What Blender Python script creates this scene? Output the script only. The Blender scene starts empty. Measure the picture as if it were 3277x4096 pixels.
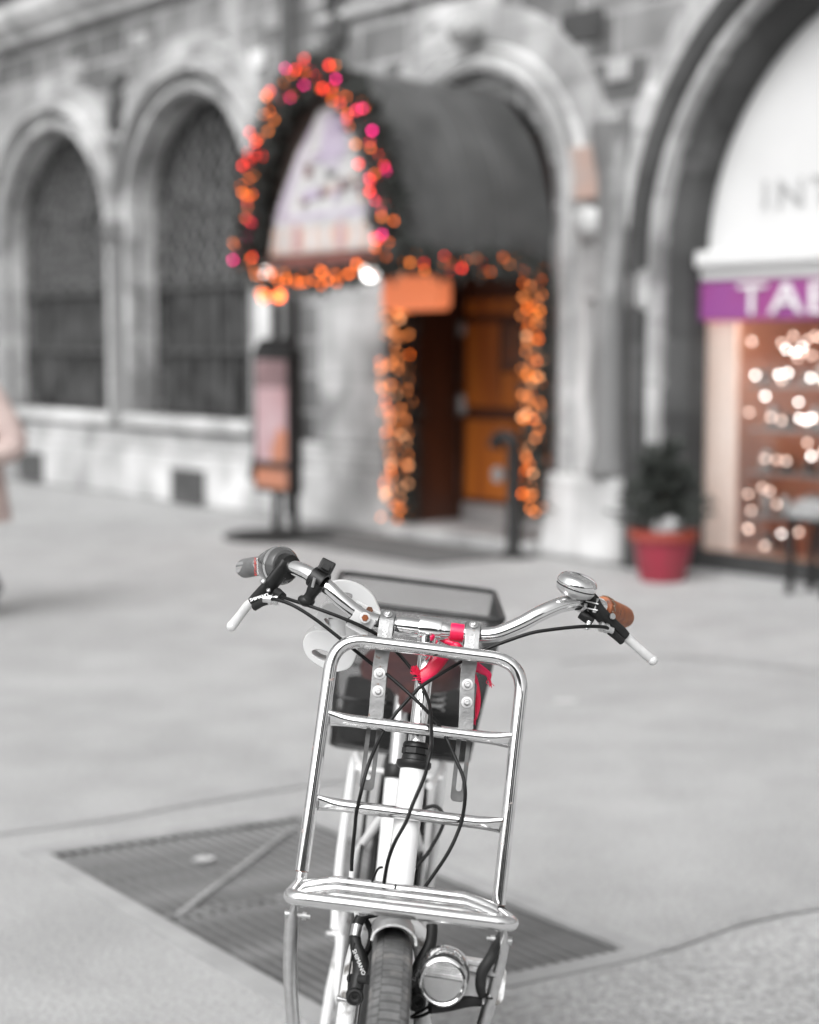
import bpy, bmesh, math, random
from mathutils import Vector, Matrix

random.seed(7)
scene = bpy.context.scene
C = scene.collection

# ------------------------------------------------------------------ camera
cam_d = bpy.data.cameras.new('camera')
cam = bpy.data.objects.new('camera', cam_d)
C.objects.link(cam)
cam.location = (0, 0, 1.42)
cam.rotation_euler = (math.radians(90 - 5.597), 0, 0)
cam_d.sensor_fit = 'VERTICAL'
cam_d.sensor_height = 36.0
cam_d.sensor_width = 24.0
cam_d.lens = 58.44
cam_d.clip_start = 0.05
cam_d.clip_end = 600
cam_d.dof.use_dof = True
cam_d.dof.focus_distance = 2.33
cam_d.dof.aperture_fstop = 2.3
cam_d.dof.aperture_blades = 0
scene.camera = cam

# ------------------------------------------------------------------ sky, sun, exposure
SUN_EL, SUN_AZ = math.radians(48), math.radians(205)   # azimuth clockwise from +Y
world = bpy.data.worlds.new('World')
scene.world = world
world.use_nodes = True
wn, wl = world.node_tree.nodes, world.node_tree.links
bg = wn['Background']
sky = wn.new('ShaderNodeTexSky')
sky.sky_type = 'NISHITA'
sky.sun_disc = False
sky.sun_elevation = SUN_EL
sky.sun_rotation = SUN_AZ
sky.air_density = 1.0
sky.dust_density = 6.0
sky.ozone_density = 1.0
tobw = wn.new('ShaderNodeRGBToBW')       # an overcast, colourless sky
wl.new(sky.outputs[0], tobw.inputs[0])
wl.new(tobw.outputs[0], bg.inputs['Color'])
bg.inputs['Strength'].default_value = 0.15

sun_d = bpy.data.lights.new('sun', 'SUN')
sun_d.energy = 0.5
sun_d.angle = math.radians(60)
sun_d.color = (1.0, 0.985, 0.97)
sun = bpy.data.objects.new('sun', sun_d)
C.objects.link(sun)
sd = Vector((math.sin(SUN_AZ) * math.cos(SUN_EL), math.cos(SUN_AZ) * math.cos(SUN_EL), math.sin(SUN_EL)))
sun.rotation_euler = sd.to_track_quat('Z', 'Y').to_euler()
sun.location = sd * 40

scene.view_settings.view_transform = 'Standard'
scene.view_settings.look = 'None'
scene.view_settings.gamma = 1.0
scene.view_settings.use_curve_mapping = False
scene.view_settings.exposure = 0.82

scene.render.engine = 'CYCLES'
scene.cycles.use_denoising = True
scene.cycles.denoiser = 'OPENIMAGEDENOISE'
scene.cycles.max_bounces = 8
scene.cycles.sample_clamp_indirect = 6.0

# ------------------------------------------------------------------ materials
def nd(nt, t, **kw):
    n = nt.nodes.new(t)
    for k, v in kw.items():
        setattr(n, k, v)
    return n

def g3(v):
    return (v, v, v, 1) if not isinstance(v, (tuple, list)) else (v[0], v[1], v[2], 1)

def material(name, a, b=None, scale=20.0, rough=0.5, metal=0.0, bump=0.0, bscale=None, contrast=(0.35, 0.65),
             emit=None, estr=0.0, rough2=None, coat=0.0, spec=0.5, stain=None, stain_at=(0.62, 0.7), stain_scale=30.0,
             stretch=(1, 1, 1), detail=6.0):
    m = bpy.data.materials.new(name)
    m.use_nodes = True
    nt = m.node_tree
    bs = nt.nodes['Principled BSDF']
    bs.inputs['Base Color'].default_value = g3(a)
    bs.inputs['Roughness'].default_value = rough
    bs.inputs['Metallic'].default_value = metal
    bs.inputs['Specular IOR Level'].default_value = spec
    bs.inputs['Coat Weight'].default_value = coat
    if emit is not None:
        bs.inputs['Emission Color'].default_value = g3(emit)
        bs.inputs['Emission Strength'].default_value = estr
    tc = nd(nt, 'ShaderNodeTexCoord')
    mp = nd(nt, 'ShaderNodeMapping')
    mp.inputs['Scale'].default_value = stretch
    nt.links.new(tc.outputs['Object'], mp.inputs[0])
    no = nd(nt, 'ShaderNodeTexNoise')
    no.inputs['Scale'].default_value = scale
    no.inputs['Detail'].default_value = detail
    nt.links.new(mp.outputs[0], no.inputs['Vector'])
    cr = nd(nt, 'ShaderNodeValToRGB')
    cr.color_ramp.elements[0].position = contrast[0]
    cr.color_ramp.elements[1].position = contrast[1]
    cr.color_ramp.elements[0].color = g3(a)
    cr.color_ramp.elements[1].color = g3(b if b is not None else a)
    nt.links.new(no.outputs['Fac'], cr.inputs[0])
    col = cr.outputs[0]
    if stain is not None:
        n2 = nd(nt, 'ShaderNodeTexNoise')
        n2.inputs['Scale'].default_value = stain_scale
        n2.inputs['Detail'].default_value = 8
        nt.links.new(tc.outputs['Object'], n2.inputs['Vector'])
        r2 = nd(nt, 'ShaderNodeValToRGB')
        r2.color_ramp.elements[0].position = stain_at[0]
        r2.color_ramp.elements[1].position = stain_at[1]
        nt.links.new(n2.outputs['Fac'], r2.inputs[0])
        mx = nd(nt, 'ShaderNodeMix', data_type='RGBA')
        nt.links.new(r2.outputs[0], mx.inputs['Factor'])
        nt.links.new(col, mx.inputs['A'])
        mx.inputs['B'].default_value = g3(stain)
        col = mx.outputs['Result']
        if metal > 0:
            iv = nd(nt, 'ShaderNodeMapRange')
            iv.inputs['To Min'].default_value = metal
            iv.inputs['To Max'].default_value = 0.0
            nt.links.new(r2.outputs[0], iv.inputs['Value'])
            nt.links.new(iv.outputs[0], bs.inputs['Metallic'])
            rr = nd(nt, 'ShaderNodeMapRange')
            rr.inputs['To Min'].default_value = rough
            rr.inputs['To Max'].default_value = 0.8
            nt.links.new(r2.outputs[0], rr.inputs['Value'])
            nt.links.new(rr.outputs[0], bs.inputs['Roughness'])
    nt.links.new(col, bs.inputs['Base Color'])
    if rough2 is not None and stain is None:
        rr = nd(nt, 'ShaderNodeMapRange')
        rr.inputs['To Min'].default_value = rough
        rr.inputs['To Max'].default_value = rough2
        nt.links.new(no.outputs['Fac'], rr.inputs['Value'])
        nt.links.new(rr.outputs[0], bs.inputs['Roughness'])
    if bump > 0:
        nb = nd(nt, 'ShaderNodeTexNoise')
        nb.inputs['Scale'].default_value = bscale or scale * 3
        nb.inputs['Detail'].default_value = 5
        nt.links.new(tc.outputs['Object'], nb.inputs['Vector'])
        bp = nd(nt, 'ShaderNodeBump')
        bp.inputs['Strength'].default_value = bump
        bp.inputs['Distance'].default_value = 0.01
        nt.links.new(nb.outputs['Fac'], bp.inputs['Height'])
        nt.links.new(bp.outputs[0], bs.inputs['Normal'])
    return m

M = {}
RUST = (0.22, 0.065, 0.02)
M['chrome'] = material('chrome', 0.88, 0.74, 34, 0.02, 1.0, rough2=0.17, contrast=(0.3, 0.75), detail=10)
M['chrome_pitted'] = material('chrome_pitted', 0.88, 0.72, 40, 0.06, 1.0, stain=RUST, stain_at=(0.66, 0.72), stain_scale=70)
M['rust'] = material('rust', RUST, (0.10, 0.045, 0.025), 90, 0.85, 0.0, bump=0.3)
M['steel_plate'] = material('steel_plate', 0.20, 0.33, 45, 0.38, 0.75, stain=(0.16, 0.07, 0.035), stain_at=(0.64, 0.70), stain_scale=60, bump=0.08, bscale=300)
M['steel'] = material('steel', 0.66, 0.56, 80, 0.25, 1.0, rough2=0.4)
M['aluminium'] = material('aluminium', 0.74, 0.66, 60, 0.28, 1.0, rough2=0.42)
M['black_plastic'] = material('black_plastic', 0.010, 0.018, 60, 0.40, 0.0, bump=0.05, bscale=900, spec=0.3)
M['rubber'] = material('rubber', 0.014, 0.026, 40, 0.6, 0.0, bump=0.08, bscale=500, spec=0.3)
M['cable_black'] = material('cable_black', 0.006, 0.010, 80, 0.35, spec=0.22)
M['tongue'] = material('tongue', 0.05, 0.10, 40, 0.42, 0.35, stain=(0.12, 0.055, 0.03), stain_at=(0.66, 0.72), stain_scale=60)
M['white_paint'] = material('white_paint', 0.80, 0.74, 6, 0.22, 0.0, coat=0.5, stain=(0.40, 0.39, 0.38), stain_at=(0.70, 0.80), stain_scale=55)
M['white_dirty'] = material('white_dirty', 0.76, 0.66, 14, 0.30, 0.0, coat=0.3, stain=(0.16, 0.15, 0.14), stain_at=(0.53, 0.66), stain_scale=38)
M['ivory_plastic'] = material('ivory_plastic', 0.60, 0.54, 9, 0.42, 0.0, bump=0.03, bscale=200)
M['grip_grey'] = material('grip_grey', 0.10, 0.16, 30, 0.55)
M['grip_brown'] = material('grip_brown', (0.33, 0.10, 0.028), (0.22, 0.06, 0.02), 60, 0.55, 0.0, bump=0.15, bscale=160, stain=(0.045, 0.02, 0.015), stain_at=(0.60, 0.68), stain_scale=120)
M['stitch'] = material('stitch', (0.30, 0.22, 0.17), (0.2, 0.14, 0.1), 60, 0.8)
M['shifter'] = material('shifter', 0.075, 0.10, 20, 0.16, 0.35, coat=0.6)
M['ribbon'] = material('ribbon', (0.74, 0.004, 0.085), (0.62, 0.004, 0.035), 30, 0.34, 0.0, bump=0.1, bscale=700, spec=0.7)
M['tyre'] = material('tyre', 0.018, 0.035, 30, 0.85, 0.0)
M['tread'] = material('tread', 0.075, 0.13, 30, 0.8, 0.0, bump=0.2, bscale=260, stain=(0.22, 0.21, 0.20), stain_at=(0.5, 0.72), stain_scale=22)
M['rim'] = material('rim', 0.70, 0.62, 40, 0.3, 0.9)
M['saddle'] = material('saddle', (0.030, 0.015, 0.018), (0.060, 0.026, 0.024), 14, 0.42, spec=0.25)
M['basket_wire'] = material('basket_wire', 0.035, 0.05, 30, 0.5, 0.3)
M['bag_dark'] = material('bag_dark', 0.016, 0.03, 22, 0.8, bump=0.3, bscale=40)
M['lens'] = material('lens', 0.75, 0.60, 50, 0.08, 0.6, coat=1.0)
M['lens_prism'] = material('lens_prism', 0.50, 0.65, 60, 0.06, 0.95)
M['lever_clear'] = material('lever_clear', 0.70, 0.60, 70, 0.3, 0.15, coat=0.5)
M['red_print'] = material('red_print', (0.6, 0.03, 0.02), None, 10, 0.4)
M['white_print'] = material('white_print', 0.72, None, 10, 0.4)
M['grey_print'] = material('grey_print', 0.58, None, 10, 0.3, 0.8)

def glass_like(name, col, rough=0.03, trans=1.0):
    m = bpy.data.materials.new(name); m.use_nodes = True
    b = m.node_tree.nodes['Principled BSDF']
    b.inputs['Base Color'].default_value = g3(col); b.inputs['Roughness'].default_value = rough
    b.inputs['Transmission Weight'].default_value = trans; b.inputs['IOR'].default_value = 1.45
    return m
def thin_glass(name, gloss=0.1):
    m = bpy.data.materials.new(name); m.use_nodes = True
    nt = m.node_tree; nt.nodes.remove(nt.nodes['Principled BSDF'])
    tr = nd(nt, 'ShaderNodeBsdfTransparent'); gl = nd(nt, 'ShaderNodeBsdfGlossy'); mx = nd(nt, 'ShaderNodeMixShader')
    gl.inputs['Roughness'].default_value = 0.03; fr_ = nd(nt, 'ShaderNodeFresnel'); fr_.inputs['IOR'].default_value = 1.45
    nt.links.new(fr_.outputs[0], mx.inputs[0]); nt.links.new(tr.outputs[0], mx.inputs[1]); nt.links.new(gl.outputs[0], mx.inputs[2])
    nt.links.new(mx.outputs[0], nt.nodes['Material Output'].inputs[0])
    return m
M['clear_glass'] = thin_glass('clear_glass')

# ground
def ground_material(name, dark, light, rough_scale, bump, tint=1.0):
    m = bpy.data.materials.new(name); m.use_nodes = True
    nt = m.node_tree; bs = nt.nodes['Principled BSDF']
    tc = nd(nt, 'ShaderNodeTexCoord')
    def noise(s, d=8, w=None):
        n = nd(nt, 'ShaderNodeTexNoise'); n.inputs['Scale'].default_value = s; n.inputs['Detail'].default_value = d
        nt.links.new(tc.outputs['Object'], n.inputs['Vector']); return n
    n1 = noise(0.55, 6); n2 = noise(3.2, 8); n3 = noise(rough_scale, 4); n4 = noise(170, 3)
    def mathn(op, a, b):
        x = nd(nt, 'ShaderNodeMath', operation=op)
        for i, v in enumerate((a, b)):
            if isinstance(v, (int, float)): x.inputs[i].default_value = v
            else: nt.links.new(v, x.inputs[i])
        return x.outputs[0]
    v = mathn('ADD', mathn('MULTIPLY', n1.outputs['Fac'], 0.18), mathn('MULTIPLY', n2.outputs['Fac'], 0.18))
    v = mathn('ADD', v, mathn('MULTIPLY', n3.outputs['Fac'], 0.34))
    v = mathn('ADD', v, mathn('MULTIPLY', n4.outputs['Fac'], 0.46))
    cr = nd(nt, 'ShaderNodeValToRGB')
    cr.color_ramp.elements[0].position = 0.48; cr.color_ramp.elements[1].position = 0.68
    cr.color_ramp.elements[0].color = g3(dark); cr.color_ramp.elements[1].color = g3(light)
    nt.links.new(v, cr.inputs[0])
    # separate old stains
    ns = noise(1.7, 3)
    rs = nd(nt, 'ShaderNodeValToRGB')
    rs.color_ramp.elements[0].position = 0.66; rs.color_ramp.elements[1].position = 0.78
    nt.links.new(ns.outputs['Fac'], rs.inputs[0])
    mx = nd(nt, 'ShaderNodeMix', data_type='RGBA', blend_type='MULTIPLY')
    nt.links.new(rs.outputs[0], mx.inputs['Factor']); nt.links.new(cr.outputs[0], mx.inputs['A'])
    mx.inputs['B'].default_value = g3(0.80)
    nt.links.new(mx.outputs['Result'], bs.inputs['Base Color'])
    bs.inputs['Roughness'].default_value = 0.8
    bp = nd(nt, 'ShaderNodeBump'); bp.inputs['Strength'].default_value = bump; bp.inputs['Distance'].default_value = 0.012
    nt.links.new(mathn('ADD', n3.outputs['Fac'], mathn('MULTIPLY', n2.outputs['Fac'], 2.0)), bp.inputs['Height'])
    nt.links.new(bp.outputs[0], bs.inputs['Normal'])
    return m
M['asphalt'] = ground_material('asphalt_worn_pale', 0.235, 0.425, 75, 0.6)
M['asphalt_rough'] = ground_material('asphalt_rough_patch', 0.20, 0.44, 42, 1.0)
M['asphalt_joint'] = ground_material('asphalt_joint_tar', 0.20, 0.38, 60, 0.5)
M['grate_iron'] = material('grate_iron', 0.13, 0.25, 7, 0.6, 0.15, bump=0.2, bscale=150)
M['grate_dirt'] = material('grate_dirt', 0.02, 0.12, 5, 0.95, bump=0.4, bscale=60)
M['strip_worn'] = material('strip_worn', 0.20, 0.30, 12, 0.8)
M['shrub_needles'] = material('shrub_needles', (0.03, 0.036, 0.03), (0.075, 0.082, 0.075), 14, 0.7)
M['concrete_rim'] = material('concrete_rim', 0.27, 0.33, 8, 0.9, bump=0.3, bscale=70)

# stone of the facade
def stone_material(name, lo, hi, mortar, bw=0.62, bh=0.26, patch=None, patch_at=(0.50, 0.62), patch_scale=0.9, vstretch=1.0):
    m = bpy.data.materials.new(name); m.use_nodes = True
    nt = m.node_tree; bs = nt.nodes['Principled BSDF']
    tc = nd(nt, 'ShaderNodeTexCoord')
    sp = nd(nt, 'ShaderNodeSeparateXYZ'); nt.links.new(tc.outputs['Object'], sp.inputs[0])
    cb = nd(nt, 'ShaderNodeCombineXYZ')
    nt.links.new(sp.outputs['X'], cb.inputs['X']); nt.links.new(sp.outputs['Z'], cb.inputs['Y'])
    br = nd(nt, 'ShaderNodeTexBrick')
    br.inputs['Scale'].default_value = 1.0
    br.inputs['Brick Width'].default_value = bw; br.inputs['Row Height'].default_value = bh
    br.inputs['Mortar Size'].default_value = 0.02; br.inputs['Bias'].default_value = -0.1
    br.inputs['Color1'].default_value = g3(lo); br.inputs['Color2'].default_value = g3(hi); br.inputs['Mortar'].default_value = g3(mortar)
    nt.links.new(cb.outputs[0], br.inputs['Vector'])
    n1 = nd(nt, 'ShaderNodeTexNoise'); n1.inputs['Scale'].default_value = 2.3; n1.inputs['Detail'].default_value = 8
    nt.links.new(tc.outputs['Object'], n1.inputs['Vector'])
    mr = nd(nt, 'ShaderNodeMapRange'); mr.inputs['From Min'].default_value = 0.3; mr.inputs['From Max'].default_value = 0.7
    mr.inputs['To Min'].default_value = 0.62; mr.inputs['To Max'].default_value = 1.3
    nt.links.new(n1.outputs['Fac'], mr.inputs['Value'])
    mx = nd(nt, 'ShaderNodeMix', data_type='RGBA', blend_type='MULTIPLY'); mx.inputs['Factor'].default_value = 1
    nt.links.new(br.outputs['Color'], mx.inputs['A']); nt.links.new(mr.outputs[0], mx.inputs['B'])
    col = mx.outputs['Result']
    if patch is not None:
        mp = nd(nt, 'ShaderNodeMapping'); mp.inputs['Scale'].default_value = (1, 1, vstretch)
        nt.links.new(tc.outputs['Object'], mp.inputs[0])
        n2 = nd(nt, 'ShaderNodeTexNoise'); n2.inputs['Scale'].default_value = patch_scale; n2.inputs['Detail'].default_value = 5
        n2.inputs['Distortion'].default_value = 0.6
        nt.links.new(mp.outputs[0], n2.inputs['Vector'])
        r2 = nd(nt, 'ShaderNodeValToRGB'); r2.color_ramp.elements[0].position = patch_at[0]; r2.color_ramp.elements[1].position = patch_at[1]
        nt.links.new(n2.outputs['Fac'], r2.inputs[0])
        m2 = nd(nt, 'ShaderNodeMix', data_type='RGBA')
        nt.links.new(r2.outputs[0], m2.inputs['Factor']); nt.links.new(col, m2.inputs['A']); m2.inputs['B'].default_value = g3(patch)
        col = m2.outputs['Result']
    nt.links.new(col, bs.inputs['Base Color'])
    bs.inputs['Roughness'].default_value = 0.88
    bp = nd(nt, 'ShaderNodeBump'); bp.inputs['Strength'].default_value = 0.5; bp.inputs['Distance'].default_value = 0.02
    nt.links.new(n1.outputs['Fac'], bp.inputs['Height']); nt.links.new(bp.outputs[0], bs.inputs['Normal'])
    return m
M['stone_wall'] = stone_material('stone_wall', 0.11, 0.27, 0.31, bw=0.62, bh=0.30, patch=0.36, patch_at=(0.58, 0.66), patch_scale=1.1)
M['stone_trim'] = stone_material('stone_trim', 0.34, 0.43, 0.30, 0.5, 0.4, patch=0.18, patch_at=(0.54, 0.66), patch_scale=1.3)
M['stone_light'] = stone_material('stone_light', 0.46, 0.55, 0.40, 0.9, 0.6, patch=0.24, patch_at=(0.58, 0.68), patch_scale=1.1, vstretch=0.5)
M['stone_pier'] = stone_material('stone_pier', 0.46, 0.52, 0.45, 0.8, 0.5, patch=0.15, patch_at=(0.42, 0.50), patch_scale=1.25, vstretch=0.35)
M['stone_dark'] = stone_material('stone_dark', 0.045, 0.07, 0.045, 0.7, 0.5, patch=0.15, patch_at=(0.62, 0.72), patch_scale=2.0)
M['tympanum'] = material('tympanum_plaster', 0.62, 0.58, 2, 0.8)
M['letter_grey'] = material('letter_grey', 0.42, 0.37, 6, 0.6)
M['window_glass'] = material('window_glass_dark', 0.018, 0.10, 2.6, 0.22, 0.0, contrast=(0.38, 0.68), spec=0.35)
M['window_bar'] = material('window_bar', 0.05, 0.08, 5, 0.6)
M['vent_dark'] = material('vent_dark', 0.05, 0.08, 9, 0.8)
M['pipe'] = material('pipe_zinc', 0.07, 0.10, 6, 0.5, 0.3)
M['awning_cloth'] = material('awning_cloth', 0.05, 0.085, 3, 0.55, bump=0.2, bscale=3)
M['awning_inner'] = material('awning_inner', (0.06, 0.045, 0.038), None, 5, 0.8)
M['sign_white'] = material('sign_white', 0.58, 0.40, 9, 0.4)
M['sign_lilac'] = material('sign_lilac', (0.38, 0.32, 0.43), (0.50, 0.47, 0.53), 8, 0.4)
M['sign_peach'] = material('sign_peach', (0.54, 0.34, 0.26), (0.5, 0.47, 0.45), 9, 0.4)
M['sign_edge'] = material('sign_edge', (0.16, 0.06, 0.05), None, 5, 0.5)
M['wood_dark'] = material('wood_dark', (0.085, 0.026, 0.011), (0.05, 0.017, 0.009), 3, 0.5, stretch=(8, 8, 0.6))
M['wood_orange'] = material('wood_orange', (0.46, 0.135, 0.018), (0.27, 0.07, 0.012), 1.3, 0.45, stretch=(8, 8, 0.6))
M['door_glass'] = material('door_glass', (0.11, 0.075, 0.065), (0.20, 0.09, 0.05), 2, 0.12)
M['kick_plate'] = material('kick_plate', 0.55, 0.45, 5, 0.35, 0.6)
M['metal_grey'] = material('metal_grey', 0.35, 0.28, 8, 0.4, 0.6)
M['black_metal'] = material('black_metal', 0.014, 0.024, 9, 0.5, 0.2, spec=0.3)
M['needles'] = material('needles', (0.014, 0.017, 0.014), (0.032, 0.036, 0.032), 12, 0.7)
M['poster_pink'] = material('poster_pink', (0.36, 0.22, 0.23), (0.44, 0.32, 0.34), 4, 0.35)
M['poster_head'] = material('poster_head', (0.16, 0.10, 0.105), (0.24, 0.16, 0.165), 6, 0.4)
M['poster_orange'] = material('poster_orange', (0.46, 0.16, 0.07), (0.36, 0.17, 0.12), 5, 0.4)
M['doormat'] = material('doormat', 0.085, 0.12, 30, 0.95, bump=0.4, bscale=200)
M['pot_red'] = material('pot_red', (0.28, 0.022, 0.045), (0.22, 0.03, 0.042), 6, 0.42)
M['pot_rim'] = material('pot_rim', (0.30, 0.055, 0.03), (0.25, 0.04, 0.03), 6, 0.5)
M['soil'] = material('soil', 0.03, 0.05, 30, 0.95, bump=0.5)
M['stone_ball'] = material('stone_ball', 0.42, 0.35, 12, 0.8)
M['purple_sign'] = material('purple_sign', (0.27, 0.055, 0.20), (0.23, 0.06, 0.23), 3, 0.4)
M['shop_frame'] = material('shop_frame', 0.27, 0.22, 4, 0.45, 0.5)
M['shop_panel_glow'] = material('shop_panel_glow', (0.80, 0.70, 0.64), (0.76, 0.60, 0.52), 2, 0.6, emit=(1.0, 0.80, 0.70), estr=0.22)  # no lamp itself: emission imitates the shop lamps shining on the panel
M['shop_wall'] = material('shop_wall', (0.58, 0.37, 0.27), (0.50, 0.34, 0.27), 2, 0.7)
M['shelf'] = material('shelf', 0.26, 0.32, 5, 0.5)
M['ware'] = material('ware', 0.5, 0.35, 6, 0.25, 0.5)
M['ware_dark'] = material('ware_dark', (0.16, 0.10, 0.08), 0.12, 6, 0.4)
M['coat'] = material('coat', (0.50, 0.40, 0.37), (0.42, 0.33, 0.31), 9, 0.9, bump=0.3, bscale=60)
M['skin'] = material('skin', (0.52, 0.34, 0.27), (0.47, 0.30, 0.24), 12, 0.55)
M['hair'] = material('hair', 0.03, 0.05, 40, 0.6, stretch=(1, 1, 0.1))
M['trousers'] = material('trousers', 0.10, 0.14, 14, 0.9)
M['warm_glow'] = material('warm_glow', (0.38, 0.27, 0.23), (0.32, 0.29, 0.275), 5, 0.8)  # warm glow on the wall put into the base colour
M['opposite_wall'] = stone_material('opposite_wall', 0.10, 0.15, 0.12, 0.8, 0.3)

def emitter(name, col, strength):
    m = bpy.data.materials.new(name); m.use_nodes = True
    b = m.node_tree.nodes['Principled BSDF']
    b.inputs['Base Color'].default_value = g3([min(1, c) * 0.6 for c in col])
    b.inputs['Emission Color'].default_value = g3(col); b.inputs['Emission Strength'].default_value = strength
    return m
E = {
    'orange': emitter('bulb_orange', (1.0, 0.17, 0.015), 4.6),
    'amber': emitter('bulb_amber', (1.0, 0.24, 0.03), 3.4),
    'red': emitter('bulb_red', (1.0, 0.035, 0.02), 5.5),
    'pink': emitter('bulb_pink', (1.0, 0.05, 0.11), 5.5),
    'magenta': emitter('bulb_magenta', (1.0, 0.02, 0.24), 7.5),
    'peach': emitter('bulb_peach', (1.0, 0.30, 0.085), 2.5),
    'pale': emitter('bulb_pale', (1.0, 0.48, 0.24), 3.2),
    'white': emitter('lamp_white', (1.0, 0.97, 0.94), 6),
    'hot': emitter('lamp_orange', (1.0, 0.15, 0.03), 6),
    'shop': emitter('shop_lamp', (1.0, 0.92, 0.87), 9),
    'shop_dim': emitter('shop_lamp_dim', (1.0, 0.74, 0.62), 4),
    'strip': emitter('shop_fill_strip', (1.0, 0.74, 0.58), 15),  # added fill light for the shop interior
    'sign': emitter('sign_lit', (1.0, 0.27, 0.11), 0.32),
}

# ------------------------------------------------------------------ mesh helpers
def link_mesh(name, me, m=None, parent=None, smooth=True, sharp=38):
    if m is not None and not me.materials:
        me.materials.append(m)
    if smooth:
        me.polygons.foreach_set('use_smooth', [True] * len(me.polygons))
        if sharp:
            me.set_sharp_from_angle(angle=math.radians(sharp))
    o = bpy.data.objects.new(name, me)
    C.objects.link(o)
    if parent is not None:
        o.parent = parent
    return o

def tag(o, label=None, cat=None, group=None, kind=None):
    if label: o['label'] = label
    if cat: o['category'] = cat
    if group: o['group'] = group
    if kind: o['kind'] = kind
    return o

def empty(name, loc=(0, 0, 0), rot=(0, 0, 0), label=None, cat=None, group=None):
    o = bpy.data.objects.new(name, None)
    C.objects.link(o)
    o.location = loc; o.rotation_euler = rot
    o.empty_display_size = 0.1
    return tag(o, label, cat, group)

def smooth_path(pts, n=6, closed=False):
    P = [Vector(p) for p in pts]
    if len(P) < 3:
        return P
    out = []
    N = len(P)
    rng = range(N) if closed else range(N - 1)
    for i in rng:
        p0 = P[(i - 1) % N] if closed or i > 0 else P[0] * 2 - P[1]
        p1 = P[i]; p2 = P[(i + 1) % N]
        p3 = P[(i + 2) % N] if closed or i + 2 < N else P[-1] * 2 - P[-2]
        # centripetal-ish: uniform catmull-rom with tension
        for k in range(n):
            t = k / n
            a = 0.5 * ((2 * p1) + (p2 - p0) * t + (2 * p0 - 5 * p1 + 4 * p2 - p3) * t * t + (3 * p1 - p0 - 3 * p2 + p3) * t ** 3)
            out.append(a)
    if not closed:
        out.append(P[-1])
    return out

def fillet(pts, r, n=6):
    """polyline with rounded corners"""
    P = [Vector(p) for p in pts]
    out = [P[0]]
    for i in range(1, len(P) - 1):
        a, b, c = P[i - 1], P[i], P[i + 1]
        u = (a - b).normalized(); v = (c - b).normalized()
        rr = min(r, (a - b).length * 0.48, (c - b).length * 0.48)
        s, e = b + u * rr, b + v * rr
        for k in range(n + 1):
            t = k / n
            out.append(s * (1 - t) ** 2 + b * 2 * t * (1 - t) + e * t * t)
    out.append(P[-1])
    return out

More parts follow.
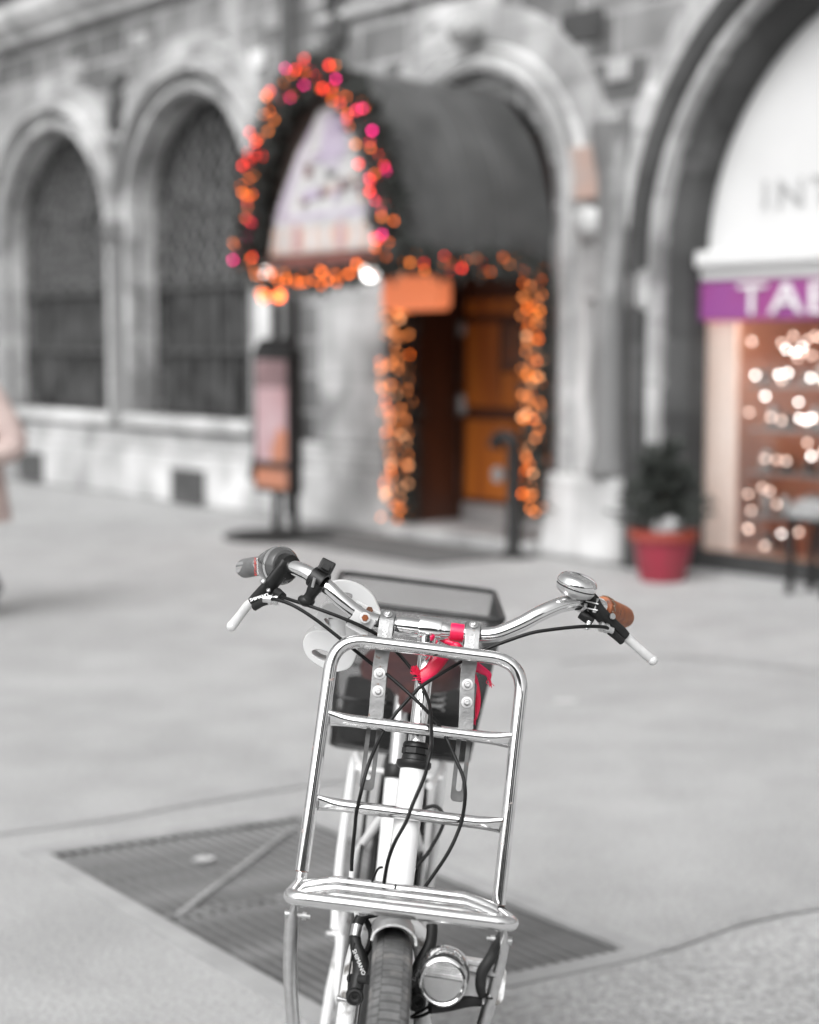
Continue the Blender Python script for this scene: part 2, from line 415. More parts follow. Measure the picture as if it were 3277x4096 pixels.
class MB:
    def __init__(self):
        self.v = []; self.f = []
    def add(self, vs, fs):
        o = len(self.v)
        self.v += [tuple(x) for x in vs]
        self.f += [tuple(i + o for i in f) for f in fs]
        return self
    def box(self, a, b, mat=None):
        x0, y0, z0 = a; x1, y1, z1 = b
        vs = [Vector(p) for p in ((x0, y0, z0), (x1, y0, z0), (x1, y1, z0), (x0, y1, z0), (x0, y0, z1), (x1, y0, z1), (x1, y1, z1), (x0, y1, z1))]
        if mat is not None: vs = [mat @ p for p in vs]
        return self.add(vs, [(0, 3, 2, 1), (4, 5, 6, 7), (0, 1, 5, 4), (1, 2, 6, 5), (2, 3, 7, 6), (3, 0, 4, 7)])
    def bar(self, p, q, w, h, up=(0, 0, 1)):
        p, q = Vector(p), Vector(q); d = (q - p); L = d.length; d.normalize()
        u = Vector(up); s = d.cross(u)
        if s.length < 1e-5: s = d.cross(Vector((1, 0, 0)))
        s.normalize(); u = s.cross(d)
        m = Matrix((( d.x, s.x, u.x, p.x), (d.y, s.y, u.y, p.y), (d.z, s.z, u.z, p.z), (0, 0, 0, 1)))
        return self.box((0, -w / 2, -h / 2), (L, w / 2, h / 2), m)
    def tube(self, path, r, seg=12, closed=False, caps=True, ref=None, squash=None):
        P = [Vector(p) for p in path]; n = len(P)
        R = r if isinstance(r, (list, tuple)) else [r] * n
        if len(R) != n:
            R = [R[min(int(i * (len(R) - 1) / (n - 1)), len(R) - 2)] * (1 - ((i * (len(R) - 1) / (n - 1)) - min(int(i * (len(R) - 1) / (n - 1)), len(R) - 2))) +
                 R[min(int(i * (len(R) - 1) / (n - 1)), len(R) - 2) + 1] * ((i * (len(R) - 1) / (n - 1)) - min(int(i * (len(R) - 1) / (n - 1)), len(R) - 2)) for i in range(n)]
        T = []
        for i in range(n):
            a = P[(i - 1) % n] if closed or i > 0 else P[i]
            b = P[(i + 1) % n] if closed or i < n - 1 else P[i]
            t = b - a
            T.append(t.normalized() if t.length > 1e-9 else Vector((0, 0, 1)))
        nr = Vector(ref) if ref else (Vector((0, 0, 1)) if abs(T[0].z) < 0.9 else Vector((0, 1, 0)))
        vs = []
        for i in range(n):
            if ref: nr = Vector(ref)
            nr = nr - T[i] * nr.dot(T[i])
            nr.normalize()
            bn = T[i].cross(nr)
            sq = squash[i] if squash else (1, 1)
            for k in range(seg):
                a = 2 * math.pi * k / seg
                vs.append(P[i] + nr * (math.cos(a) * R[i] * sq[0]) + bn * (math.sin(a) * R[i] * sq[1]))
        fs = []
        m = n if closed else n - 1
        for i in range(m):
            j = (i + 1) % n
            for k in range(seg):
                l = (k + 1) % seg
                fs.append((i * seg + k, j * seg + k, j * seg + l, i * seg + l)[::-1])
        if caps and not closed:
            fs.append(tuple(range(seg)))
            fs.append(tuple((n - 1) * seg + k for k in range(seg))[::-1])
        return self.add(vs, fs)
    def lathe(self, prof, origin=(0, 0, 0), axis=(0, 0, 1), seg=24, ref=None):
        """prof: list of (radius, distance along axis)"""
        ax = Vector(axis).normalized(); o = Vector(origin)
        r0 = Vector(ref) if ref else (Vector((1, 0, 0)) if abs(ax.x) < 0.9 else Vector((0, 1, 0)))
        r0 = (r0 - ax * r0.dot(ax)).normalized(); r1 = ax.cross(r0)
        vs, fs = [], []
        for (r, h) in prof:
            for k in range(seg):
                a = 2 * math.pi * k / seg
                vs.append(o + ax * h + (r0 * math.cos(a) + r1 * math.sin(a)) * max(r, 1e-5))
        for i in range(len(prof) - 1):
            for k in range(seg):
                l = (k + 1) % seg
                fs.append((i * seg + k, i * seg + l, (i + 1) * seg + l, (i + 1) * seg + k))
        if prof[0][0] > 1e-4: fs.append(tuple(range(seg))[::-1])
        if prof[-1][0] > 1e-4: fs.append(tuple((len(prof) - 1) * seg + k for k in range(seg)))
        return self.add(vs, fs)
    def prism(self, outline, th, frame=None, holes=None):
        """outline in the frame's XY plane, extruded from -th/2 to th/2"""
        bm = bmesh.new()
        edges = []
        for loop in [outline] + list(holes or []):
            vv = [bm.verts.new((p[0], p[1], -th / 2)) for p in loop]
            for i in range(len(vv)):
                edges.append(bm.edges.new((vv[i], vv[(i + 1) % len(vv)])))
        r = bmesh.ops.triangle_fill(bm, use_beauty=True, use_dissolve=False, edges=edges)
        fs = [g for g in r['geom'] if isinstance(g, bmesh.types.BMFace)]
        ex = bmesh.ops.extrude_face_region(bm, geom=fs)
        for g in ex['geom']:
            if isinstance(g, bmesh.types.BMVert): g.co.z += th
        bmesh.ops.recalc_face_normals(bm, faces=bm.faces)
        bm.verts.index_update()
        fm = frame or Matrix.Identity(4)
        self.add([fm @ v.co for v in bm.verts], [tuple(v.index for v in f.verts) for f in bm.faces])
        bm.free()
        return self
    def ball(self, c, r, seg=16, rings=10, scale=(1, 1, 1)):
        c = Vector(c); vs = []; fs = []
        for i in range(rings + 1):
            ph = math.pi * i / rings
            for k in range(seg):
                a = 2 * math.pi * k / seg
                vs.append((c.x + r * scale[0] * math.sin(ph) * math.cos(a), c.y + r * scale[1] * math.sin(ph) * math.sin(a), c.z + r * scale[2] * math.cos(ph)))
        for i in range(rings):
            for k in range(seg):
                l = (k + 1) % seg
                fs.append((i * seg + k, (i + 1) * seg + k, (i + 1) * seg + l, i * seg + l))
        return self.add(vs, fs)
    def mesh(self, name='mesh'):
        me = bpy.data.meshes.new(name)
        me.from_pydata(self.v, [], self.f)
        bm = bmesh.new(); bm.from_mesh(me)
        bmesh.ops.remove_doubles(bm, verts=bm.verts, dist=1e-6)
        bmesh.ops.recalc_face_normals(bm, faces=bm.faces)
        bm.to_mesh(me); bm.free()
        me.update()
        return me
    def build(self, name, m, parent=None, smooth=True, sharp=38, bevel=0, bseg=2):
        o = link_mesh(name, self.mesh(name), M[m] if isinstance(m, str) else m, parent, smooth, sharp)
        if bevel:
            b = o.modifiers.new('bevel', 'BEVEL'); b.width = bevel; b.segments = bseg; b.limit_method = 'ANGLE'; b.angle_limit = math.radians(40)
            b.harden_normals = False
        return o

def frame(origin, xaxis, yaxis):
    x = Vector(xaxis).normalized(); y = Vector(yaxis); y = (y - x * y.dot(x)).normalized(); z = x.cross(y); o = Vector(origin)
    return Matrix(((x.x, y.x, z.x, o.x), (x.y, y.y, z.y, o.y), (x.z, y.z, z.z, o.z), (0, 0, 0, 1)))

def text_part(name, body, size, m, parent, fm, extrude=0.0004, align='CENTER', shear=0.0, spacing=1.0):
    cu = bpy.data.curves.new(name, 'FONT')
    cu.body = body; cu.size = size; cu.extrude = extrude; cu.align_x = align; cu.align_y = 'CENTER'; cu.shear = shear; cu.space_character = spacing
    cu.resolution_u = 3
    tmp = bpy.data.objects.new(name + '_tmp', cu)
    C.objects.link(tmp)
    dg = bpy.context.evaluated_depsgraph_get()
    me = bpy.data.meshes.new_from_object(tmp.evaluated_get(dg))
    bpy.data.objects.remove(tmp); bpy.data.curves.remove(cu)
    me.materials.clear()
    me.transform(fm)
    return link_mesh(name, me, M[m] if isinstance(m, str) else m, parent, smooth=False)

def rounded_rect(w, h, r, n=4):
    out = []
    for cx, cy, a0 in ((w / 2 - r, h / 2 - r, 0), (-w / 2 + r, h / 2 - r, 90), (-w / 2 + r, -h / 2 + r, 180), (w / 2 - r, -h / 2 + r, 270)):
        for k in range(n + 1):
            a = math.radians(a0 + 90 * k / n)
            out.append((cx + r * math.cos(a), cy + r * math.sin(a)))
    return out

def circle(r, n=20, cx=0, cy=0, ry=None):
    return [(cx + r * math.cos(2 * math.pi * k / n), cy + (ry or r) * math.sin(2 * math.pi * k / n)) for k in range(n)]

# ------------------------------------------------------------------ the ground, with the pit of the grate left open
GL, GT, GR, GB = Vector((-1.022, 4.572)), Vector((-0.335, 4.945)), Vector((0.516, 3.827)), Vector((-0.176, 3.445))
S = 220.0
b = MB()
hole = [GL, GB, GR, GT]
outer = [Vector((-S, S * 0.1)), Vector((-S * 0.1, -S)), Vector((S, -S * 0.1)), Vector((S * 0.1, S))]
outer = [Vector((-S, 6)), Vector((-2, -S)), Vector((S, 2)), Vector((2, S))]
pts = [(-S, 4.572), (-S, -S), (-0.176, -S), (S, -S), (S, 3.827), (S, S), (-0.335, S), (-S, S)]
vs = [(p.x, p.y, 0) for p in hole] + [(x, y, 0) for x, y in pts]
b.add(vs, [(4, 5, 6, 1, 0), (6, 7, 8, 2, 1), (8, 9, 10, 3, 2), (10, 11, 4, 0, 3)])
ground = b.build('pavement', 'asphalt', smooth=False)
tag(ground, kind='structure')

# rough patch of asphalt at the lower right and tarred joints
b = MB()
edge = [(1.0341, 4.0774), (0.8137, 3.9636), (0.5987, 3.7779), (0.4198, 3.6708), (0.1441, 3.5476), (-0.1034, 3.4069), (-0.1551, 3.2172)]
far = [(2.6, 4.3)] + []
poly = [(3.2, 4.45), (1.9, 4.22)] + [tuple(p) for p in edge] + [(-0.35, 2.6), (-0.6, 0.6), (3.2, 0.6)]
b.add([(p[0], p[1], 0.004) for p in poly], [tuple(range(len(poly)))])
tag(b.build('asphalt_patch', 'asphalt_rough', smooth=False), kind='structure')

def strip(name, pts, w, z, m='asphalt_joint'):
    P = smooth_path([(p[0], p[1], z) for p in pts], 8)
    vs, fs = [], []
    for i, p in enumerate(P):
        t = (P[min(i + 1, len(P) - 1)] - P[max(i - 1, 0)]).normalized(); s = Vector((-t.y, t.x, 0))
        ww = w * (0.75 + 0.5 * random.random())
        vs += [p + s * ww / 2, p - s * ww / 2]
        if i: fs.append((2 * i - 2, 2 * i - 1, 2 * i + 1, 2 * i))
    o = MB().add(vs, fs).build(name, m, smooth=False)
    return tag(o, kind='structure')
strip('tarred_joint', [(-1.5574, 4.5723), (-1.2041, 4.7706), (-0.95, 4.9038), (-0.6462, 5.115), (-0.404, 5.2737), (-0.1616, 5.4053)], 0.028, 0.004)
strip('tarred_joint', [(0.1897, 3.6194), (0.4253, 3.7206), (0.6063, 3.8274), (0.8225, 4.0077), (1.0456, 4.124), (1.4427, 4.321)], 0.030, 0.0065)
strip('tarred_joint', [(0.6864, 7.4635), (1.1853, 7.6162), (1.5824, 7.4063), (1.9527, 7.186)], 0.06, 0.004)

# the grate let into the pavement
grate = empty('pavement_grate', (GL.x, GL.y, 0), label='rectangular iron ventilation grate set flush into the pavement behind the bicycle', cat='grate')
e1 = GB - GL; e2 = GT - GL; L1, L2 = e1.length, e2.length; d1, d2 = e1.normalized(), e2.normalized()
def gp(a, c, z):   # metres along the long side and across
    q = d1 * a + d2 * c
    return (q.x, q.y, z)
b = MB()
b.add([gp(0, 0, -0.055), gp(L1, 0, -0.055), gp(L1, L2, -0.055), gp(0, L2, -0.055)], [(0, 1, 2, 3)])
for (a0, c0, a1, c1) in ((0, 0, L1, 0), (L1, 0, L1, L2), (L1, L2, 0, L2), (0, L2, 0, 0)):
    b.add([gp(a0, c0, -0.055), gp(a1, c1, -0.055), gp(a1, c1, 0), gp(a0, c0, 0)], [(0, 1, 2, 3)])
b.build('pit', 'grate_dirt', grate, smooth=False)
for (a0, c0, a1, c1) in ((0, -0.03, L1, -0.03), (0, L2 + 0.03, L1, L2 + 0.03)):
    MB().bar(gp(a0 - 0.06, c0, 0.003), gp(a1 + 0.06, c1, 0.003), 0.06, 0.012).build('rim', 'concrete_rim', grate, smooth=False)
for (a, q) in ((-0.034, 0), (L1 + 0.034, 0)):
    MB().bar(gp(a, 0, 0.0015), gp(a, L2, 0.0015), 0.06, 0.012).build('rim', 'concrete_rim', grate, smooth=False)
seams = [0.0, 0.47, 0.965]
for f in (0.46,):
    MB().bar(gp(L1 * f, 0.002, -0.006), gp(L1 * f, L2 - 0.002, -0.006), 0.016, 0.012).build('cross_beam', 'grate_iron', grate, smooth=False)
qa, qb = (-0.5866, 4.0668), (-0.3464, 4.8437)
MB().bar((qa[0] - GL.x, qa[1] - GL.y, 0.0005), (qb[0] - GL.x, qb[1] - GL.y, 0.0005), 0.016, 0.003).build('diagonal_strip', 'strip_worn', grate, smooth=False)
spans = ((0.004, L1 * 0.46 - 0.009), (L1 * 0.46 + 0.009, L1 - 0.004))
NB = 23
for (a0, a1) in spans:
    me = None
    for k in range(NB):
        if me is None:
            me = MB().bar(gp(a0, 0, 0), gp(a1, 0, 0), 0.0145, 0.022).mesh('grate_bar')
        o = link_mesh('grate_bar', me, M['grate_iron'], grate, smooth=False)
        q = gp(0, (k + 0.5) * L2 / NB, -0.015 + random.uniform(-0.002, 0.001)); o.location = q
    n = 9
    for k in range(n):
        a = a0 + (a1 - a0) * (k + 0.5) / n
        MB().bar(gp(a, 0.004, -0.021), gp(a, L2 - 0.004, -0.021), 0.005, 0.012).build('cross_rod', 'grate_iron', grate, smooth=False)
# a few dropped bits
def pebble(name, x, y, r, label, m='stone_ball'):
    bb = MB().ball((0, 0, r * 0.5), r, 10, 7, (1.0, 0.7, 0.5))
    o = bb.build(name, m); o.location = (x, y, 0.004)
    return tag(o, label, 'litter')
q = (0.1985, 15.2056)
p = (-0.5756, 4.5198); o = MB().prism([(-0.03, -0.014), (0.0, -0.022), (0.03, -0.008), (0.028, 0.02), (-0.014, 0.024)], 0.003).build('paper_scrap', 'sign_white')
o.location = (p[0], p[1], 0.0045); tag(o, 'small pale paper scrap lying on the grate bars', 'litter')
p = (0.6289, 6.6142); o = MB().prism([(-0.045, -0.02), (0.03, -0.032), (0.05, 0.0), (0.02, 0.03), (-0.04, 0.022)], 0.003).build('flattened_gum', 'sign_white')
o.location = (p[0], p[1], 0.003); tag(o, 'pale flattened spot of gum on the asphalt right of the bicycle', 'litter')

# ------------------------------------------------------------------ the stone building
FACADE_ROT = (0, 0, math.atan2(-0.78501, 0.61948))
FACADE_LOC = (0.954, 11.53, 0)
FM = Matrix.Translation(FACADE_LOC) @ Matrix.Rotation(FACADE_ROT[2], 4, 'Z')
bld = empty('stone_building', FACADE_LOC, FACADE_ROT, 'grey stone building with round arched windows and moulded cornices', 'building')

H = 9.0
T0, T1 = -16.0, 9.0
def arc(tc, zs, r, n=24, a0=180, a1=0):
    return [(tc + r * math.cos(math.radians(a0 + (a1 - a0) * k / n)), zs + r * math.sin(math.radians(a0 + (a1 - a0) * k / n))) for k in range(n + 1)]
# openings: centre, half width, sill height, springing height, reveal depth
WIN = [(-7.44, 1.20, 0.80, 2.45, 0.30), (-4.71, 1.05, 0.80, 2.65, 0.30)]
PORT = (-0.72, 0.77, 0.0, 2.45, 0.50)
SHOP = (2.83, 1.75, 0.0, 1.98, 0.30)
OPEN = WIN + [PORT, SHOP]
wall = MB()
cur = T0
for (tc, r, z0, zs, dp) in OPEN:
    wall.add([(cur, 0, 0), (tc - r, 0, 0), (tc - r, 0, H), (cur, 0, H)], [(0, 1, 2, 3)])
    if z0 > 0:
        wall.add([(tc - r, 0, 0), (tc + r, 0, 0), (tc + r, 0, z0), (tc - r, 0, z0)], [(0, 1, 2, 3)])
    A = arc(tc, zs, r)
    for k in range(len(A) - 1):
        (x0, y0), (x1, y1) = A[k], A[k + 1]
        wall.add([(x0, 0, y0), (x1, 0, y1), (x1, 0, H), (x0, 0, H)], [(0, 1, 2, 3)])
    ring = [(tc - r, z0)] + A + [(tc + r, z0)]
    for k in range(len(ring) - 1):
        (x0, y0), (x1, y1) = ring[k], ring[k + 1]
        wall.add([(x0, 0, y0), (x1, 0, y1), (x1, dp, y1), (x0, dp, y0)], [(0, 1, 2, 3)])
    if z0 > 0:
        wall.add([(tc - r, 0, z0), (tc + r, 0, z0), (tc + r, dp, z0), (tc - r, dp, z0)], [(0, 1, 2, 3)])
    cur = tc + r
wall.add([(cur, 0, 0), (T1, 0, 0), (T1, 0, H), (cur, 0, H)], [(0, 1, 2, 3)])
DEP = 11.0
wall.add([(T0, 0, H), (T1, 0, H), (T1, DEP, H), (T0, DEP, H), (T0, 0, 0), (T1, 0, 0), (T1, DEP, 0), (T0, DEP, 0)], [(0, 1, 2, 3), (0, 3, 7, 4), (1, 2, 6, 5), (3, 2, 6, 7)])
wall.build('wall', 'stone_wall', bld, smooth=False)

def arch_sweep(name, tc, zs, r, z0, prof, m, parent, n=32, jamb=True):
    """prof: closed loop of (outward from the opening edge, depth d)"""
    path = ([(tc - r, z0, -1, 0)] if jamb else [])
    for k in range(n + 1):
        a = math.radians(180 - 180 * k / n)
        path.append((tc + r * math.cos(a), zs + r * math.sin(a), math.cos(a), math.sin(a)))
    if jamb: path.append((tc + r, z0, 1, 0))
    vs, fs = [], []
    N = len(prof)
    for (x, z, nx, nz) in path:
        for (o, d) in prof:
            vs.append((x + nx * o, d, z + nz * o))
    for i in range(len(path) - 1):
        for k in range(N):
            l = (k + 1) % N
            fs.append((i * N + k, i * N + l, (i + 1) * N + l, (i + 1) * N + k))
    fs.append(tuple(range(N))); fs.append(tuple((len(path) - 1) * N + k for k in range(N)))
    return MB().add(vs, fs).build(name, m, parent, sharp=30)

for wi, (tc, r, z0, zs, dp) in enumerate(WIN):
    win = MB()
    A = [(tc - r + 0.001, z0)] + arc(tc, zs, r - 0.001) + [(tc + r - 0.001, z0)]
    win.add([(x, dp - 0.01, z) for x, z in A], [tuple(range(len(A)))])
    w = win.build('window', 'window_glass', bld, smooth=False)
    # stepped, rounded mouldings round the opening
    arch_sweep('archivolt', tc, zs, r, z0, [(-0.035, 0.06), (-0.035, 0.20), (0.0, 0.20), (0.0, 0.06), (-0.01, 0.045), (-0.025, 0.045)], 'stone_trim', bld)
    arch_sweep('archivolt', tc, zs, r, z0, [(0.002, -0.05), (0.03, -0.085), (0.08, -0.085), (0.11, -0.05), (0.11, 0.02), (0.002, 0.02)], 'stone_trim', bld)
    arch_sweep('hood_mould', tc, zs, r + 0.15, zs - 0.1, [(0.0, -0.045), (0.03, -0.045), (0.05, -0.14), (0.12, -0.14), (0.15, -0.09), (0.15, 0.02), (0.0, 0.02)], 'stone_trim', bld)
    arch_sweep('voussoir_ring', tc, zs, r + 0.302, zs, [(0.0, -0.025), (0.22, -0.025), (0.22, 0.02), (0.0, 0.02)], 'stone_light' if False else 'stone_trim', bld, jamb=False)
    # glazing bars
    for f in (-0.75, -0.5, -0.25, 0.0, 0.25, 0.5, 0.75):
        zt = zs + math.sqrt(max(0, (r - 0.08) ** 2 - (f * r) ** 2))
        MB().box((tc + f * r - 0.022, dp - 0.06, z0), (tc + f * r + 0.022, dp - 0.012, zt)).build('mullion', 'window_bar', w, smooth=False)
    MB().box((tc - r + 0.07, dp - 0.075, 1.98), (tc + r - 0.07, dp - 0.011, 2.02)).build('transom', 'window_bar', w, smooth=False)
    MB().box((tc - r + 0.07, dp - 0.07, 1.38), (tc + r - 0.07, dp - 0.013, 1.42)).build('glazing_bar', 'window_bar', w, smooth=False)
    for dx in (-0.25, 0.25):
        arch_sweep('tracery', tc + dx * r * 2, 2.55, r * 0.24, 2.06, [(-0.02, dp - 0.055), (0.02, dp - 0.055), (0.02, dp - 0.013), (-0.02, dp - 0.013)], 'window_bar', w, n=12)
    MB().tube([(tc + 0.36 * math.cos(a), dp - 0.035, 3.02 + 0.36 * math.sin(a)) for a in [2 * math.pi * k / 24 for k in range(24)]], 0.022, 6, closed=True).build('tracery', 'window_bar', w)
    b = MB()
    for k in range(-16, 17):
        for sg in (1, -1):
            x_ = tc + k * 0.17
            seg_ = [(x_ + sg * u_, 2.06 + u_ * 1.25) for u_ in [q * 0.02 for q in range(80)]]
            seg_ = [p for p in seg_ if (abs(p[0] - tc) < r - 0.05 and (p[1] < zs or (p[0] - tc) ** 2 + (p[1] - zs) ** 2 < (r - 0.05) ** 2))]
            if len(seg_) > 3: b.bar((seg_[0][0], dp - 0.022, seg_[0][1]), (seg_[-1][0], dp - 0.022, seg_[-1][1]), 0.018, 0.012, (0, 1, 0))
    tag(b.build('leaded_lattice', 'metal_grey', w, smooth=False), kind='stuff')
    MB().box((tc - r - 0.10, -0.16, z0 - 0.12), (tc + r + 0.10, dp - 0.013, z0)).build('sill', 'stone_light', bld, smooth=False, bevel=0.03)
    # cellar vent below
    vt = (-7.86, -4.62)[wi]
    MB().box((vt - 0.27, -0.155, 0.03), (vt + 0.27, -0.122, 0.33)).build('cellar_vent', 'vent_dark', bld, smooth=False)

# plinth and piers
MB().box((T0, -0.12, 0), (-1.52, -0.003, 0.46)).build('plinth', 'stone_light', bld, smooth=False, bevel=0.03)
MB().box((T0, -0.075, 0.462), (-1.52, -0.002, 0.66)).build('plinth', 'stone_light', bld, smooth=False, bevel=0.03)
for k, tc in enumerate((-8.9, -6.0, -3.42)):
    b = MB(); b.lathe([(0.16, 0.70), (0.15, 0.78), (0.115, 0.84), (0.11, 2.30), (0.12, 2.34), (0.10, 2.37), (0.14, 2.45), (0.19, 2.56), (0.19, 2.63)], (tc, -0.03, 0), seg=16)
    b.build('engaged_column', 'stone_pier', bld)
MB().box((-2.66, -0.07, 0.663), (-1.52, 0.02, 2.36)).build('pilaster', 'stone_light', bld, smooth=False, bevel=0.03)
MB().box((-2.72, -0.13, 2.362), (-1.50, 0.02, 2.50)).build('pilaster_capital', 'stone_trim', bld, smooth=False, bevel=0.03)
MB().box((0.07, -0.15, 0), (0.83, 0.02, 0.58)).build('plinth', 'stone_light', bld, smooth=False, bevel=0.05)
MB().box((0.085, -0.07, 0.582), (0.52, 0.02, 2.2)).build('pilaster', 'stone_pier', bld, smooth=False, bevel=0.03)
b = MB(); b.lathe([(0.14, 0.59), (0.14, 0.66), (0.105, 0.74), (0.10, 2.55), (0.12, 2.62), (0.15, 2.8), (0.15, 2.88)], (0.66, -0.05, 0), seg=18)
b.build('engaged_column', 'stone_pier', bld)
# portal mouldings
tc, r, z0, zs, dp = PORT
arch_sweep('archivolt', tc, zs, r + 0.14, z0, [(0.0, -0.03), (0.02, -0.10), (0.07, -0.12), (0.12, -0.10), (0.14, -0.03), (0.14, 0.02), (0.0, 0.02)], 'stone_trim', bld)
arch_sweep('archivolt', tc, zs, r + 0.283, z0, [(0.0, -0.02), (0.02, -0.05), (0.05, -0.05), (0.07, -0.02), (0.07, 0.02), (0.0, 0.02)], 'stone_light', bld)
arch_sweep('voussoir_ring', tc, zs, r + 0.36, zs, [(0.0, -0.03), (0.26, -0.03), (0.26, 0.02), (0.0, 0.02)], 'stone_trim', bld, jamb=False)
MB().ball((tc, -0.16, 3.66), 0.13, 14, 9, (1.1, 0.9, 0.8)).build('keystone_boss', 'stone_light', bld)
# shop arch: three dark orders
tc, r, z0, zs, dp = SHOP
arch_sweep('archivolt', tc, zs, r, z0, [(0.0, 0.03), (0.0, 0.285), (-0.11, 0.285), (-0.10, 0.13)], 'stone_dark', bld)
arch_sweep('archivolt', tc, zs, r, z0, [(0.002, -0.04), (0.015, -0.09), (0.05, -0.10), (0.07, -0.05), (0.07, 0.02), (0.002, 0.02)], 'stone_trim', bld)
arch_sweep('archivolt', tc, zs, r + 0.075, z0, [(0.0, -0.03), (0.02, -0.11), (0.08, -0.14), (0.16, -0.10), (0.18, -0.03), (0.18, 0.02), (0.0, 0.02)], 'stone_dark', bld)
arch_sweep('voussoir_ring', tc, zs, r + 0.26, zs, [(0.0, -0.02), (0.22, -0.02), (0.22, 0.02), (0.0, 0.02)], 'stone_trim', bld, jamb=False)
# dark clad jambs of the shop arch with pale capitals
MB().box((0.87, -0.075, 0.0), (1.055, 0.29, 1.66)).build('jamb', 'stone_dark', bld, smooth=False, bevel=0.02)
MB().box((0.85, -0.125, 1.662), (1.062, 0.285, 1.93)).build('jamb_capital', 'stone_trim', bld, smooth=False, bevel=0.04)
# cornices and string courses
prof = [(0.0, 4.60), (-0.10, 4.60), (-0.12, 4.68), (-0.24, 4.74), (-0.30, 4.84), (-0.30, 4.92), (-0.05, 4.98), (0.0, 4.98)]
vs = [(T0, d - 0.002, z) for d, z in prof] + [(-2.9, d - 0.002, z) for d, z in prof]; N = len(prof)
MB().add(vs, [(k, (k + 1) % N, N + (k + 1) % N, N + k) for k in range(N)] + [tuple(range(N)), tuple(range(N, 2 * N))]).build('cornice', 'stone_light', bld, sharp=30)
MB().box((T0, -0.20, 5.20), (-2.9, 0.0 - 0.002, 5.34)).build('string_course', 'stone_dark', bld, smooth=False, bevel=0.02)
MB().box((T0, -0.16, 5.5), (-2.9, -0.002, 5.75)).build('string_course', 'stone_light', bld, smooth=False, bevel=0.03)
MB().box((-2.7, -0.05, 3.98), (1.05, -0.002, 4.06)).build('string_course', 'stone_trim', bld, smooth=False, bevel=0.02)
MB().box((-2.7, -0.04, 4.36), (3.0, -0.002, 4.42)).build('string_course', 'stone_trim', bld, smooth=False, bevel=0.02)
# carved relief panels and single light ashlars
rnd = random.Random(3)
for (px, pz, s) in ((-6.04, 3.55, 0.24), (-6.04, 3.2, 0.17), (-6.03, 3.85, 0.2), (-2.45, 3.95, 0.2), (-2.43, 4.3, 0.2)):
    b = MB()
    for k in range(9):
        b.ball((px + rnd.uniform(-s, s) * 0.5, -0.03, pz + rnd.uniform(-s, s) * 0.9), s * rnd.uniform(0.2, 0.4), 8, 6, (1, 0.5, 1.1))
    b.build('carved_ornament', 'stone_dark', bld)
for (t, z, w, h, m) in ((-3.6, 3.86, 0.22, 0.16, 'stone_light'), (0.17, 3.14, 0.14, 0.12, 'stone_light'), (0.66, 3.22, 0.2, 0.14, 'stone_light'), (0.95, 3.05, 0.14, 0.10, 'stone_light'),
                        (0.72, 2.45, 0.16, 0.5, 'stone_light'), (1.05, 3.9, 0.34, 0.5, 'stone_light'), (1.3, 4.2, 0.3, 0.5, 'stone_light'), (-0.9, 3.85, 0.8, 0.14, 'stone_light'), (-5.6, 4.3, 0.3, 0.14, 'stone_trim'), (-6.9, 4.2, 0.4, 0.18, 'stone_trim'),
                        (-3.3, 4.15, 0.4, 0.16, 'stone_trim'), (0.32, 3.55, 0.4, 0.2, 'stone_dark'), (0.5, 2.85, 0.36, 0.2, 'stone_trim'), (0.30, 2.55, 0.3, 0.16, 'stone_trim')):
    MB().box((t - w / 2, -0.022, z - h / 2), (t + w / 2, -0.003, z + h / 2)).build('ashlar', m, bld, smooth=False, bevel=0.008)
MB().box((0.24, -0.075, 2.40), (0.62, -0.003, 2.76)).build('glow_plaque', 'warm_glow', bld, smooth=False, bevel=0.02)  # added plaque whose colour stands in for the warm glow beside the door
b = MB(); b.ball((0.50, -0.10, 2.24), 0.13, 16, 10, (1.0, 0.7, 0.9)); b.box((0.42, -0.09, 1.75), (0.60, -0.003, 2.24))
b.build('glow_corbel', 'stone_trim', bld)  # shape standing in for part of the same glow

# portal: reveal, door and fanlight
tc, r, z0, zs, dp = PORT
door = MB().box((tc - r + 0.005, dp - 0.06, 0.10), (tc + r - 0.005, dp - 0.004, 3.0)).build('door', 'wood_dark', bld, smooth=False)
for (x0, x1, zz0, zz1, m) in ((-1.38, -0.98, 0.98, 1.62, 'wood_orange'), (-0.95, -0.62, 1.28, 1.62, 'door_glass'), (-0.95, -0.62, 0.98, 1.25, 'wood_orange'), (-0.58, -0.06, 0.98, 1.62, 'door_glass'), (-1.38, -0.80, 0.28, 0.88, 'wood_orange'), (-0.77, -0.06, 0.28, 0.88, 'wood_orange'), (-1.38, -0.06, 1.68, 1.80, 'wood_orange')):
    MB().box((x0, dp - 0.085, zz0), (x1, dp - 0.062, zz1)).build('panel', m, door, smooth=False, bevel=0.01)
MB().box((-1.40, dp - 0.10, 0.10), (-0.06, dp - 0.063, 0.24)).build('kick_plate', 'kick_plate', door, smooth=False, bevel=0.005)
for z in (1.58, 1.02, 0.96):
    MB().lathe([(0.055, 0), (0.055, 0.03), (0.03, 0.05)], (-1.43, dp - 0.06, z), (0, -1, 0), 14).build('door_fitting', 'metal_grey', door)
MB().box((tc - r + 0.004, 0.02, 0.10), (tc - r + 0.05, dp - 0.11, 2.05)).build('jamb_lining', 'wood_dark', bld, smooth=False)
MB().box((tc + r - 0.05, 0.02, 0.10), (tc + r - 0.004, dp - 0.11, 2.05)).build('jamb_lining', 'wood_dark', bld, smooth=False)
MB().box((tc - r + 0.004, 0.02, 2.052), (tc + r - 0.004, dp - 0.07, 2.16)).build('lintel', 'wood_dark', bld, smooth=False)
